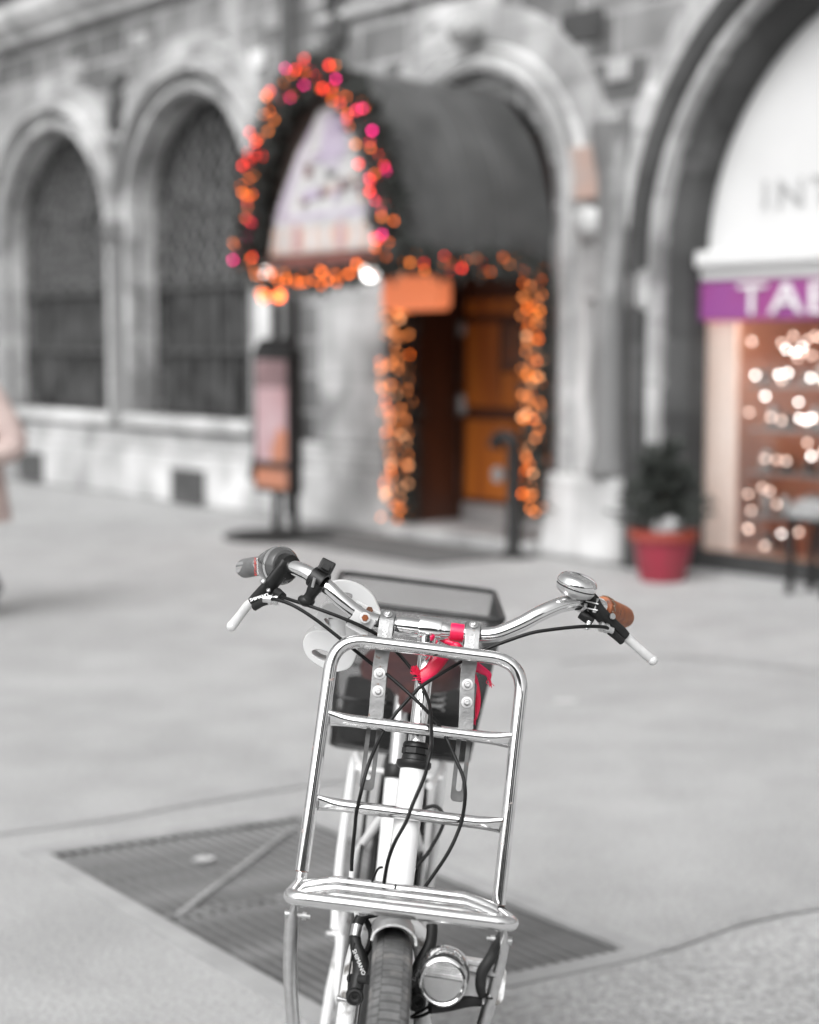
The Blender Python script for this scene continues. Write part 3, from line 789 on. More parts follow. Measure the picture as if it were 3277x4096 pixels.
MB().box((tc - r - 0.02, -0.28, 0.004), (tc + r + 0.02, dp - 0.07, 0.10)).build('door_step', 'stone_trim', bld, smooth=False, bevel=0.02)

# drain pipe
b = MB(); b.tube([(-2.93, -0.16, 0.05), (-2.93, -0.16, 8.5)], 0.055, 14)
pipe = b.build('drain_pipe', 'pipe', bld)
for z in (0.9, 2.6, 4.3, 6.0):
    MB().lathe([(0.068, 0), (0.068, 0.06)], (-2.93, -0.16, z), (0, 0, 1), 14).build('pipe_clip', 'pipe', pipe)

# ------------------------------------------------------------------ tobacconist's front in the arch
tc, r, z0, zs, dp = SHOP
A = arc(tc, zs, r - 0.004); A = [(tc - r + 0.004, 1.86)] + A + [(tc + r - 0.004, 1.86)]
MB().add([(x, dp - 0.005, z) for x, z in A] + [(x, dp + 0.1, z) for x, z in A], [tuple(range(len(A))), tuple(range(len(A), 2 * len(A)))]).build('tympanum', 'tympanum', bld, smooth=False)
lw = Matrix(((1, 0, 0, 0), (0, 0, -1, 0), (0, 1, 0, 0), (0, 0, 0, 1)))
def facade_text(name, body, size, m, parent, t, d, z, ex=0.01, align='LEFT', sx=1.0, spacing=1.0):
    fm = Matrix(((sx, 0, 0, t), (0, 0, 1, d), (0, 1, 0, z), (0, 0, 0, 1)))
    fm = Matrix(((sx, 0, 0, t), (0, 0, -1, d), (0, 1, 0, z), (0, 0, 0, 1)))
    return text_part(name, body, size, m, parent, fm, ex, align, spacing=spacing)
facade_text('lettering', 'INT', 0.25, 'letter_grey', bld, 1.61, dp - 0.018, 2.36, 0.006, sx=1.2, spacing=1.25)
MB().box((tc - r + 0.005, dp - 0.13, 1.93), (tc + r - 0.005, dp - 0.006, 2.04)).build('ledge', 'tympanum', bld, smooth=False, bevel=0.025)
MB().box((tc - r + 0.005, dp - 0.08, 1.855), (tc + r - 0.005, dp - 0.006, 1.928)).build('ledge', 'tympanum', bld, smooth=False, bevel=0.015)
sign = MB().box((tc - r + 0.006, dp - 0.075, 1.60), (tc + r - 0.006, dp - 0.006, 1.845)).build('shop_sign', 'purple_sign', bld, smooth=False, bevel=0.006)
facade_text('lettering', 'TAB', 0.275, 'white_print', sign, 1.50, dp - 0.085, 1.718, 0.008, sx=1.42, spacing=1.10)
# shop window with a lit interior
x0, x1 = tc - r + 0.006, tc + r - 0.006
b = MB(); D2 = 1.35
b.add([(x0, dp, 0.12), (x1, dp, 0.12), (x1, dp + D2, 0.12), (x0, dp + D2, 0.12), (x0, dp, 1.82), (x1, dp, 1.82), (x1, dp + D2, 1.82), (x0, dp + D2, 1.82)], [(0, 1, 2, 3), (4, 7, 6, 5), (2, 3, 7, 6), (0, 3, 7, 4), (1, 5, 6, 2)])
b.build('display_interior', 'shop_wall', bld, smooth=False)
MB().box((x0, dp - 0.06, 0), (x1, dp - 0.004, 0.118)).build('stall_riser', 'stone_dark', bld, smooth=False)
MB().box((x0, dp - 0.06, 0.122), (x0 + 0.05, dp - 0.004, 1.598)).build('shop_window_frame', 'shop_frame', bld, smooth=False, bevel=0.006)
MB().box((x0 + 0.053, dp + 0.02, 0.125), (x0 + 0.32, dp + 0.05, 1.59)).build('display_panel', 'shop_panel_glow', bld, smooth=False)
MB().box((x0 + 0.051, dp - 0.03, 0.122), (x1 - 0.06, dp - 0.022, 1.598)).build('shop_window_pane', 'clear_glass', bld, smooth=False)
MB().box((x1 - 0.05, dp - 0.06, 0.122), (x1, dp - 0.004, 1.598)).build('shop_window_frame', 'shop_frame', bld, smooth=False, bevel=0.006)
for z in (0.34, 0.62, 0.90, 1.18):
    sh = MB().box((x0 + 0.34, dp + 0.12, z), (x1 - 0.1, dp + 0.42, z + 0.018)).build('shelf', 'shelf', bld, smooth=False)
MB().box((x0 + 0.1, dp + 0.03, 1.70), (x1 - 0.3, dp + 0.09, 1.73)).build('hidden_fill_strip', E['strip'], bld, smooth=False)  # added strip, unseen behind the sign, to brighten the interior
shelf_i = 0
ware_me = {}
for z in (0.138, 0.358, 0.638, 0.918, 1.198):
    x = x0 + 0.40
    while x < x0 + 1.45:
        kind = rnd.choice(('jar', 'jar', 'tin', 'flask', 'tin'))
        if kind not in ware_me:
            p = {'jar': [(0.04, 0), (0.042, 0.01), (0.042, 0.10), (0.03, 0.12), (0.03, 0.14), (0.0, 0.14)],
                 'tin': [(0.05, 0), (0.05, 0.07), (0.052, 0.07), (0.052, 0.09), (0.0, 0.09)],
                 'flask': [(0.03, 0), (0.035, 0.02), (0.035, 0.09), (0.012, 0.13), (0.012, 0.18), (0.0, 0.18)]}[kind]
            ware_me[kind] = MB().lathe(p, seg=14).mesh(kind)
            ware_me[kind].materials.append(M['ware' if kind != 'tin' else 'ware_dark'])
        o = link_mesh(kind, ware_me[kind], None, None)
        o.matrix_world = FM @ Matrix.Translation((x, dp + rnd.uniform(0.2, 0.32), z))
        row = {0.138: 'window floor', 0.358: 'lowest shelf', 0.638: 'second shelf from below', 0.918: 'third shelf from below', 1.198: 'top shelf'}[z]
        tag(o, '%s standing on the %s of the tobacconist window' % ({'jar': 'shiny grey jar', 'tin': 'dark squat tin', 'flask': 'slim necked flask'}[kind], row), kind, '%ss on the %s in the shop window' % (kind, row))
        x += rnd.uniform(0.13, 0.2)
# small lamps in the display
SHOP_LAMPS = [(1.759, 0.40, 1.420, 'shop', 0.011), (1.833, 0.40, 1.400, 'shop', 0.011), (1.721, 0.40, 1.458, 'shop_dim', 0.011), (1.812, 0.40, 1.499, 'shop_dim', 0.011), (1.518, 0.40, 1.255, 'shop', 0.011), (1.774, 0.40, 1.273, 'shop', 0.011), (1.954, 0.40, 1.246, 'shop', 0.011), (1.474, 0.40, 1.019, 'shop_dim', 0.011), (1.651, 0.40, 0.994, 'shop_dim', 0.011), (1.734, 0.40, 0.976, 'shop_dim', 0.011), (1.961, 0.40, 0.998, 'shop', 0.011), (1.608, 0.40, 0.731, 'shop_dim', 0.011), (1.703, 0.40, 0.727, 'shop_dim', 0.011), (1.778, 0.40, 0.725, 'shop_dim', 0.011), (1.972, 0.40, 0.765, 'shop', 0.011), (1.479, 0.40, 0.496, 'shop_dim', 0.011), (1.969, 0.40, 0.506, 'shop', 0.011), (1.477, 0.40, 0.275, 'shop_dim', 0.011), (1.622, 0.40, 0.175, 'shop_dim', 0.011), (1.727, 0.40, 1.228, 'shop_dim', 0.011), (1.486, 0.40, 1.465, 'shop_dim', 0.011), (2.310, 0.49, 0.267, 'shop_dim', 0.010), (2.176, 0.48, 0.848, 'shop_dim', 0.011), (1.584, 0.42, 1.124, 'shop', 0.011), (1.779, 0.49, 1.361, 'shop_dim', 0.009), (1.863, 0.40, 1.094, 'shop', 0.010), (1.601, 0.39, 0.546, 'shop_dim', 0.011), (2.349, 0.45, 0.600, 'shop_dim', 0.011), (1.918, 0.49, 0.993, 'shop_dim', 0.011), (2.315, 0.38, 1.117, 'shop_dim', 0.011), (1.886, 0.49, 1.381, 'shop_dim', 0.011), (1.854, 0.49, 0.975, 'shop', 0.011), (1.883, 0.39, 0.995, 'shop', 0.011), (2.001, 0.47, 1.225, 'shop', 0.011), (1.899, 0.43, 1.477, 'shop_dim', 0.010), (1.906, 0.49, 1.501, 'shop_dim', 0.010), (1.448, 0.47, 0.385, 'shop_dim', 0.010), (1.646, 0.48, 0.440, 'shop_dim', 0.010), (2.191, 0.49, 0.294, 'shop_dim', 0.009), (1.770, 0.38, 0.267, 'shop', 0.009), (2.104, 0.36, 0.810, 'shop', 0.011), (1.916, 0.36, 1.433, 'shop', 0.010), (1.473, 0.41, 1.480, 'shop_dim', 0.010), (1.885, 0.40, 1.401, 'shop_dim', 0.011), (2.128, 0.48, 0.558, 'shop_dim', 0.011), (1.728, 0.37, 1.263, 'shop', 0.011), (2.151, 0.43, 0.942, 'shop', 0.010), (1.992, 0.42, 0.316, 'shop', 0.011), (1.670, 0.38, 0.528, 'shop_dim', 0.011), (2.335, 0.49, 0.679, 'shop_dim', 0.010), (1.978, 0.45, 1.487, 'shop_dim', 0.011), (1.919, 0.36, 0.291, 'shop_dim', 0.011), (1.520, 0.37, 0.275, 'shop_dim', 0.010), (1.914, 0.43, 0.843, 'shop_dim', 0.011), (2.132, 0.39, 1.094, 'shop_dim', 0.011)]
for (t, d, z, k, r) in SHOP_LAMPS:
    o = MB().ball((0, 0, 0), r, 12, 8).build('display_lamp', E[k]); o.matrix_world = FM @ Matrix.Translation((t, d - 0.02, z))
    MB().tube([(0, 0, r * 0.9), (0, 0.0, r + 0.02)], 0.005, 6).build('lamp_cap', 'metal_grey', o)
    row = 'floor' if z < 0.34 else 'lowest shelf' if z < 0.62 else 'second shelf' if z < 0.90 else 'third shelf' if z < 1.18 else 'top shelf'
    tag(o, '%s lamp among wares above the %s of the shop window' % ('bright white' if k == 'shop' else 'dim warm', row), 'lamp', '%s lamps above the %s in the shop window' % ('bright' if k == 'shop' else 'dim', row))

# ------------------------------------------------------------------ awning over the portal
AW0, AW1, AWS, AWZ, AWH = -1.56, 0.07, 1.36, 2.02, 1.25     # left, right, projection, eaves height, rise
awc = (AW0 + AW1) / 2; aww = (AW1 - AW0) / 2
SEC = [(-1, 0), (-0.985, 0.16), (-0.945, 0.32), (-0.875, 0.48), (-0.765, 0.63), (-0.61, 0.77), (-0.42, 0.885), (-0.21, 0.965), (0, 1.0)]
SEC = SEC + [(-x, z) for x, z in SEC[-2::-1]]
def sec(scale=1.0, dz=0.0):
    P = smooth_path([(awc + x * aww * scale, 0, AWZ + dz + z * AWH * scale) for x, z in SEC], 3)
    return [(p.x, p.z) for p in P]
awning = empty('barrel_awning', FM @ Vector((awc, 0, 0)), FACADE_ROT, 'dark grey barrel shaped awning projecting from the wall over the doorway', 'awning')
def aw(v): return (v[0] - awc, v[1], v[2])
O, I = sec(1.0), sec(0.965)
def shell(d0, d1, O, I):
    b = MB(); n = len(O); vs = []
    nd_ = 8
    for j in range(nd_ + 1):
        d = d0 + (d1 - d0) * j / nd_
        sag = 0.012 * math.sin(math.pi * ((j * 2) % nd_) / nd_)
        vs += [aw((x, d, z - sag * 0.5)) for x, z in O]
    for j in range(nd_ + 1):
        d = d0 + (d1 - d0) * j / nd_
        vs += [aw((x, d, z)) for x, z in I]
    fs = []
    off = (nd_ + 1) * n
    for j in range(nd_):
        for k in range(n - 1):
            fs.append((j * n + k, j * n + k + 1, (j + 1) * n + k + 1, (j + 1) * n + k))
            fs.append((off + j * n + k, off + (j + 1) * n + k, off + (j + 1) * n + k + 1, off + j * n + k + 1))
    for k in range(n - 1):
        fs.append((k, off + k, off + k + 1, k + 1))
        fs.append((nd_ * n + k, nd_ * n + k + 1, off + nd_ * n + k + 1, off + nd_ * n + k))
    for j in range(nd_):
        for k in (0, n - 1):
            fs.append((j * n + k, (j + 1) * n + k, off + (j + 1) * n + k, off + j * n + k))
    return b.add(vs, fs)
shell(-AWS, -0.012, O, I).build('canopy', 'awning_cloth', awning, sharp=60)
for d in (-1.06, -0.76, -0.46):
    MB().tube([aw((x, d, z + 0.004)) for x, z in O], 0.008, 6).build('seam_rib', 'awning_cloth', awning)
# front gable: dark board and the printed panel in front of it
G = sec(0.964)
MB().prism([(x - awc, z) for x, z in G], 0.03, Matrix(((1, 0, 0, 0), (0, 0, 1, -AWS + 0.09), (0, 1, 0, 0), (0, 0, 0, 1)))).build('gable_board', 'awning_inner', awning, smooth=False)
gf = lambda d: Matrix(((1, 0, 0, -awc), (0, 0, 1, d), (0, 1, 0, 0), (0, 0, 0, 1)))
PB = [(-1.455, 2.07), (-0.085, 2.07), (-0.12, 2.32), (-0.24, 2.64), (-0.46, 2.92), (-0.68, 3.04), (-0.84, 3.01), (-1.10, 2.75), (-1.345, 2.40)]
MB().prism(PB, 0.03, gf(-AWS + 0.05)).build('picture_panel', 'sign_white', awning, smooth=False)
MB().prism([(-1.45, 2.072), (-0.09, 2.072), (-0.122, 2.25), (-1.40, 2.25)], 0.004, gf(-AWS + 0.032)).build('panel_print', 'sign_peach', awning, smooth=False)
MB().prism([(-1.385, 2.302), (-0.124, 2.302), (-0.135, 2.34), (-1.37, 2.34)], 0.004, gf(-AWS + 0.032)).build('panel_print', 'sign_lilac', awning, smooth=False)
MB().prism([(-1.355, 2.352), (-1.25, 2.352), (-0.98, 2.78), (-0.88, 2.96), (-1.08, 2.74), (-1.30, 2.44)], 0.004, gf(-AWS + 0.032)).build('panel_print', 'sign_lilac', awning, smooth=False)
MB().prism([(-0.82, 2.66), (-0.62, 2.60), (-0.50, 2.86), (-0.66, 3.0), (-0.80, 2.97)], 0.004, gf(-AWS + 0.031)).build('panel_print', 'sign_lilac', awning, smooth=False)
for k in range(7):
    t = -1.32 + 0.17 * k
    MB().prism([(t, 2.09), (t + 0.09, 2.09), (t + 0.085, 2.27), (t + 0.01, 2.28)], 0.004, gf(-AWS + 0.0275)).build('panel_print', ('sign_white', 'poster_pink')[k % 3 == 1], awning, smooth=False)
rp = random.Random(31)
for k in range(22):
    t = rp.uniform(-1.02, -0.34); z = rp.uniform(2.38, 2.80); w_, h_ = rp.uniform(0.05, 0.14), rp.uniform(0.03, 0.09)
    if abs(t + 0.70) > 0.42 - (z - 2.38) * 0.62: continue
    MB().prism([(t - w_ / 2, z - h_ / 2), (t + w_ / 2, z - h_ / 2), (t + w_ / 2, z + h_ / 2), (t - w_ / 2, z + h_ / 2)], 0.002, gf(-AWS + 0.0265 - 0.0004 * k)).build('panel_print', rp.choice(('sign_lilac', 'poster_head', 'metal_grey', 'sign_peach')), awning, smooth=False)
MB().box((AW0 - awc + 0.04, -AWS - 0.004, AWZ - 0.05), (AW1 - awc - 0.04, -AWS + 0.07, AWZ + 0.035)).build('front_beam', 'sign_edge', awning, smooth=False, bevel=0.01)
for t in (AW0 + 0.03, AW1 - 0.03):
    MB().box((t - awc - 0.03, -AWS + 0.075, AWZ - 0.05), (t - awc + 0.03, -0.17, AWZ - 0.003)).build('side_beam', 'wood_dark', awning, smooth=False, bevel=0.01)
MB().box((AW0 - awc + 0.07, -AWS + 0.12, AWZ + 0.03), (AW1 - awc - 0.07, -0.20, AWZ + 0.05)).build('soffit', 'wood_dark', awning, smooth=False)
# hanging lamps under the front beam
def pendant(t, d, z, r, k, label):
    o = MB().ball((0, 0, 0), r, 16, 10).build('pendant_lamp', E[k]); o.matrix_world = FM @ Matrix.Translation((t, d, z))
    MB().tube([(0, 0, r * 0.92), (0, 0, max(r + 0.02, AWZ - 0.052 - z))], 0.008, 8).build('cable', 'black_metal', o)
    MB().lathe([(r * 0.5, r * 0.8), (r * 0.45, r * 1.05), (0.01, r * 1.15)], seg=12).build('cap', 'black_metal', o)
    return tag(o, label, 'lamp', 'lamps hanging under the awning front')
pendant(-1.43, -1.33, 1.955, 0.052, 'white', 'upper white globe lamp at the left end under the awning')
pendant(-1.48, -1.35, 1.905, 0.050, 'white', 'lower white globe lamp at the left end under the awning')
pendant(-0.26, -1.33, 1.915, 0.052, 'white', 'single white globe lamp at the right end under the awning')
pendant(-1.50, -1.34, 1.79, 0.034, 'hot', 'left one of two orange lamps hanging under the awning')
pendant(-1.32, -1.34, 1.79, 0.034, 'hot', 'right one of two orange lamps hanging under the awning')

# ------------------------------------------------------------------ fir garlands with coloured bulbs
bulb_me = {}
def garland(name, path, width, nb, cols, label, r=(0.006, 0.012), needles=700, seed=1, spread=0.8):
    rn = random.Random(seed)
    P = smooth_path(path, 10)
    base = P[0].copy()
    g = empty(name, FM @ base, FACADE_ROT, label, 'garland', 'lit fir garlands round the entrance')
    L = [0]
    for i in range(1, len(P)): L.append(L[-1] + (P[i] - P[i - 1]).length)
    def at(f):
        s = f * L[-1]
        for i in range(1, len(P)):
            if L[i] >= s:
                u = (s - L[i - 1]) / max(1e-6, L[i] - L[i - 1]); return P[i - 1].lerp(P[i], u)
        return P[-1].copy()
    def off(w):
        while True:
            v = Vector((rn.uniform(-1, 1), rn.uniform(-1, 1), rn.uniform(-1, 1)))
            if v.length < 1: return v * w
    vs, fs = [], []
    MB_t = MB().tube([p - base for p in P], 0.014, 6)
    MB_t.build('stem', 'needles', g)
    for k in range(needles):
        c = at(rn.random()) - base + off(width * 0.48)
        dv = off(1).normalized(); ln = rn.uniform(0.05, 0.11); sd_ = dv.orthogonal().normalized() * rn.uniform(0.008, 0.018)
        i = len(vs); vs += [c - sd_, c + sd_, c + dv * ln + sd_ * 0.4, c + dv * ln - sd_ * 0.4]; fs.append((i, i + 1, i + 2, i + 3))
    tag(MB().add(vs, fs).build('needles', 'needles', g, smooth=False), kind='stuff')
    for k in range(nb):
        f = (k + rn.uniform(0.1, 0.9)) / nb
        c = at(f) - base + off(width * 0.5 * spread)
        c.y -= width * 0.25
        kind = rn.choice(cols)
        if kind not in bulb_me:
            bulb_me[kind] = MB().ball((0, 0, 0), 1.0, 10, 7, (1, 1, 1.25)).mesh('bulb'); bulb_me[kind].materials.append(E[kind])
        o = link_mesh('bulb', bulb_me[kind], None, g); o.location = c; s = rn.uniform(*r); o.scale = (s, s, s)
        o.rotation_euler = (rn.uniform(-0.6, 0.6), rn.uniform(-0.6, 0.6), 0)
    return g
gd = -AWS - 0.06
arch_pts = [(awc + x * aww * 0.99, gd, AWZ - 0.01 + z * AWH * 0.99) for x, z in SEC]
garland('garland', arch_pts, 0.25, 135, ['orange', 'orange', 'orange', 'red', 'red', 'red', 'pink', 'amber', 'magenta'], 'arched fir garland with red and orange bulbs round the awning front', needles=3000, seed=11)
garland('garland', [(AW0 + 0.05, gd, AWZ - 0.03), (AW0 + 0.2, gd, AWZ - 0.16), (-1.3, gd + 0.05, AWZ - 0.1), (-0.9, gd + 0.1, AWZ - 0.13), (-0.4, gd + 0.1, AWZ - 0.09), (AW1 - 0.05, gd + 0.05, AWZ - 0.05)], 0.16, 50, ['orange', 'amber', 'orange', 'orange'], 'orange lit garland sagging along the lower front edge of the awning', r=(0.007, 0.011), needles=700, seed=12)
garland('garland', [(AW1 + 0.03, gd + 0.1, AWZ - 0.02), (AW1 + 0.04, -0.9, AWZ - 0.06), (AW1 + 0.04, -0.5, AWZ - 0.03), (AW1 + 0.03, -0.2, AWZ - 0.05)], 0.16, 62, ['orange', 'amber', 'orange', 'red', 'peach'], 'orange lit garland along the right eaves of the awning', needles=900, seed=13)
garland('garland', [(-1.45, -0.13, 1.95), (-1.46, -0.14, 1.4), (-1.44, -0.13, 0.8), (-1.45, -0.13, 0.14)], 0.25, 190, ['peach', 'amber', 'pale', 'peach', 'orange', 'peach'], 'dense peach lit garland hanging down the left door jamb', r=(0.006, 0.011), needles=1500, seed=14, spread=1.0)
garland('garland', [(0.09, -0.17, 1.96), (0.10, -0.19, 1.4), (0.08, -0.18, 0.8), (0.09, -0.18, 0.30)], 0.18, 135, ['peach', 'amber', 'pale', 'orange', 'amber', 'peach'], 'amber lit garland hanging down the right door jamb', r=(0.006, 0.011), needles=1200, seed=15, spread=1.0)
for (t, z, k) in ((-1.40, 1.70, 'red'), (-1.40, 1.45, 'red'), (-1.40, 0.30, 'red')):
    pass

# lit hanging sign in the porch
o = MB().prism(rounded_rect(0.60, 0.24, 0.06), 0.12, Matrix(((1, 0, 0, 0), (0, 0, 1, 0), (0, 1, 0, 0), (0, 0, 0, 1)))).build('hanging_light_box', E['sign'], bevel=0.015)
o.matrix_world = FM @ Matrix.Translation((-0.45, -0.80, 1.80))
for dx in (-0.2, 0.2):
    MB().tube([(dx, 0, 0.11), (dx, 0, 0.25)], 0.007, 6).build('hanger', 'black_metal', o)
tag(o, 'glowing orange rounded sign box hanging in the porch', 'sign')

# black post with a round plate by the door
post = empty('barrier_post', FM @ Vector((0.0, -0.30, 0.004)), FACADE_ROT, 'black metal post with round grey plate beside the right door jamb', 'post')
b = MB(); b.lathe([(0.16, 0), (0.16, 0.012), (0.07, 0.03), (0.056, 0.05), (0.056, 0.70)], seg=16)
b.tube(smooth_path([(0, 0, 0.70), (-0.01, -0.01, 0.78), (-0.07, -0.03, 0.82), (-0.13, -0.04, 0.80), (-0.15, -0.05, 0.74)], 6), 0.05, 10)
b.build('stand', 'black_metal', post)
MB().lathe([(0.055, 0), (0.055, 0.02)], (-0.09, -0.06, 0.56), (0, -1, 0), 16).build('plate', 'metal_grey', post)
MB().bar((-0.01, -0.03, 0.56), (-0.09, -0.05, 0.56), 0.02, 0.03).build('bracket', 'black_metal', post, smooth=False)

# doormat in front of the step
o = MB().prism(rounded_rect(2.3, 0.75, 0.03), 0.014).build('doormat', 'doormat', bevel=0.003)
o.matrix_world = FM @ Matrix.Translation((-1.12, -0.70, 0.011)); tag(o, 'wide dark grey doormat in front of the lit doorway', 'doormat')

# menu display case on a post
mx_, my_ = -1.97, -0.90
stand = empty('menu_display_stand', FM @ Vector((mx_, my_, 0.0)), FACADE_ROT, 'dark glazed menu case on a stand with pink poster left of the door', 'display stand')
b = MB(); b.lathe([(0.44, 0.0), (0.44, 0.02), (0.40, 0.035), (0.06, 0.06)], seg=28); b.build('base', 'black_metal', stand)
for dx in (-0.10, 0.14):
    MB().tube([(dx, 0.03, 0.04), (dx, 0.03, 1.80)], 0.035, 10).build('upright', 'black_metal', stand)
b = MB(); b.box((-0.27, -0.07, 0.34), (0.25, 0.028, 1.38))
case = b.build('case', 'black_metal', stand, smooth=False, bevel=0.012)
MB().prism([(-0.29, 1.382), (0.27, 1.382), (0.14, 1.50), (-0.16, 1.50)], 0.10, Matrix(((1, 0, 0, 0), (0, 0, 1, -0.02), (0, 1, 0, 0), (0, 0, 0, 1)))).build('case_roof', 'black_metal', stand, smooth=False, bevel=0.006)
MB().box((-0.215, -0.078, 1.14), (0.195, -0.071, 1.34)).build('header_print', 'poster_head', case, smooth=False)
MB().box((-0.215, -0.078, 0.58), (0.195, -0.071, 1.135)).build('poster', 'poster_pink', case, smooth=False)
MB().prism([(0.0, 0.585), (0.19, 0.585), (0.19, 0.80), (0.10, 0.84), (0.05, 0.74), (0.0, 0.70)], 0.004, Matrix(((1, 0, 0, 0), (0, 0, 1, -0.0815), (0, 1, 0, 0), (0, 0, 0, 1)))).build('poster_picture', 'poster_orange', case, smooth=False)
MB().box((-0.22, -0.082, 0.38), (0.20, -0.071, 0.52)).build('footer_print', 'poster_orange', case, smooth=False)
MB().prism([(-0.38, 0.42), (-0.275, 0.42), (-0.275, 0.70)], 0.06, Matrix(((1, 0, 0, 0), (0, 0, 1, -0.02), (0, 1, 0, 0), (0, 0, 0, 1)))).build('side_bracket', 'black_metal', stand, smooth=False)

# potted conifer
px_, py_ = (1.5601, 10.1642)
pot = empty('potted_conifer', (px_, py_, 0.0), label='small dark conifer in a wide red flower pot beside the shop', cat='potted plant')
b = MB(); b.lathe([(0.135, 0.0), (0.14, 0.012), (0.195, 0.285), (0.18, 0.285), (0.17, 0.25)], seg=32); b.build('pot', 'pot_red', pot)
MB().lathe([(0.195, 0.255), (0.215, 0.262), (0.215, 0.315), (0.19, 0.318), (0.178, 0.28)], seg=32).build('pot_rim', 'pot_rim', pot)
MB().lathe([(0.178, 0.262), (0.09, 0.275), (0.0, 0.28)], seg=24).build('soil', 'soil', pot)
MB().ball((0.02, -0.06, 0.335), 0.085, 14, 9, (1.15, 1, 0.85)).build('round_stone', 'stone_ball', pot)
MB().tube([(0, 0.02, 0.26), (0.005, 0.02, 0.5), (0, 0.025, 0.86)], [0.018, 0.012, 0.004], 8).build('trunk', 'wood_dark', pot)
rn = random.Random(21); vs, fs = [], []
for t_ in range(150):           # shaggy twigs, each a tuft of needles
    f = rn.random() ** 0.9; a = rn.uniform(0, 2 * math.pi)
    z = 0.31 + 0.46 * f; reach = (0.30 - 0.20 * f) * rn.uniform(0.55, 1.25)
    p0 = Vector((0, 0.02, z)); p1 = p0 + Vector((reach * math.cos(a), reach * math.sin(a), rn.uniform(0.0, 0.14)))
    for k in range(60):
        u = rn.random() ** 0.6; c = p0.lerp(p1, u)
        dv = ((p1 - p0).normalized() + Vector((rn.uniform(-1, 1), rn.uniform(-1, 1), rn.uniform(-0.6, 1.0))) * 0.9).normalized(); ln = rn.uniform(0.02, 0.05)
        s_ = dv.orthogonal().normalized(); s_.rotate(Matrix.Rotation(rn.uniform(0, 6.3), 3, dv)); s_ *= rn.uniform(0.004, 0.009)
        i = len(vs); vs += [c - s_, c + s_, c + dv * ln + s_ * 0.3, c + dv * ln - s_ * 0.3]; fs.append((i, i + 1, i + 2, i + 3))
tag(MB().add(vs, fs).build('crown', 'shrub_needles', pot, smooth=False), kind='stuff')

# metal postcard rack at the right edge
rx, ry = (2.372, 9.5663)
rack = empty('card_rack', (rx, ry, 0.0), (0, 0, FACADE_ROT[2]), 'low dark metal card rack on legs at the right edge before the shop', 'card rack')
for (dx, dy) in ((-0.13, -0.1), (0.13, -0.1), (-0.13, 0.1), (0.13, 0.1)):
    MB().tube([(dx, dy, 0), (dx * 0.85, dy, 0.42)], 0.022, 8).build('leg', 'black_metal', rack)
MB().box((-0.15, -0.13, 0.42), (0.15, 0.13, 0.45)).build('tray', 'black_metal', rack, smooth=False, bevel=0.006)
for k in range(3):
    MB().box((-0.14, -0.115 + 0.08 * k, 0.452), (0.14, -0.105 + 0.08 * k, 0.52 + 0.03 * k)).build('card_row', ('ware', 'stone_ball', 'ware_dark')[k], rack, smooth=False)

# ------------------------------------------------------------------ passer-by at the left edge
pers = empty('person', (-2.325, 8.75, 0.0), (0, 0, math.radians(-35)), 'person in a pale pinkish coat walking past with bent arm at the left edge', 'person')
def skin_body(name, verts, edges, radii, m, parent, sub=2, root=0):
    me = bpy.data.meshes.new(name); me.from_pydata(verts, edges, []); me.update()
    o = bpy.data.objects.new(name, me); C.objects.link(o); o.parent = parent
    me.materials.append(m)
    md = o.modifiers.new('skin', 'SKIN'); md.use_smooth_shade = True
    for i, r in enumerate(radii):
        sv = me.skin_vertices[0].data[i]; sv.radius = r if isinstance(r, tuple) else (r, r); sv.use_root = (i == root)
    s = o.modifiers.new('sub', 'SUBSURF'); s.levels = sub; s.render_levels = sub
    return o
Vb, Eb, Rb = [], [], []
def chain(pts, frm=None):
    prev = frm
    for (p, r) in pts:
        Vb.append(p); Rb.append(r); i = len(Vb) - 1
        if prev is not None: Eb.append((prev, i))
        prev = i
    return prev
hip = chain([((0, 0, 0.80), (0.13, 0.10))])
chest = chain([((0, 0.0, 0.98), (0.12, 0.09)), ((0, 0.0, 1.15), (0.15, 0.095)), ((0, 0.0, 1.24), (0.09, 0.07))], hip)
head = chain([((0, -0.01, 1.29), 0.05), ((0, -0.02, 1.34), 0.06), ((0, -0.025, 1.41), 0.085), ((0, -0.015, 1.48), 0.065)], chest)
for s in (-1, 1):
    sh = chain([((s * 0.15, 0, 1.21), 0.06)], chest)
    el = chain([((s * 0.21, 0.03, 1.08), 0.048), ((s * 0.28, 0.05, 0.93), 0.042), ((s * 0.24, -0.10, 0.88), 0.034), ((s * 0.18, -0.22, 0.90), 0.024)], sh)
    palm = chain([((s * 0.165, -0.26, 0.905), (0.034, 0.018))], el)
    for k, (dx, dz) in enumerate(((0.022, 0.018), (0.008, 0.022), (-0.006, 0.020), (-0.02, 0.012))):
        chain([((s * (0.16 + dx), -0.30, 0.91 + dz), 0.0085), ((s * (0.155 + dx), -0.335, 0.90 + dz), 0.0075), ((s * (0.15 + dx), -0.345, 0.87 + dz), 0.007)], palm)
    chain([((s * 0.13, -0.26, 0.93), 0.010), ((s * 0.115, -0.295, 0.94), 0.008)], el)
    st = 0.16 * s
    chain([((s * 0.085, 0, 0.74), 0.085), ((s * 0.09, -st * 0.4, 0.42), 0.058), ((s * 0.09, -st * 0.4 + 0.02, 0.30), 0.05), ((s * 0.09, -st + 0.06, 0.09), 0.036), ((s * 0.09, -st, 0.045), 0.04), ((s * 0.095, -st - 0.12, 0.035), 0.032)], hip)
body = skin_body('body', Vb, Eb, Rb, M['skin'], pers)
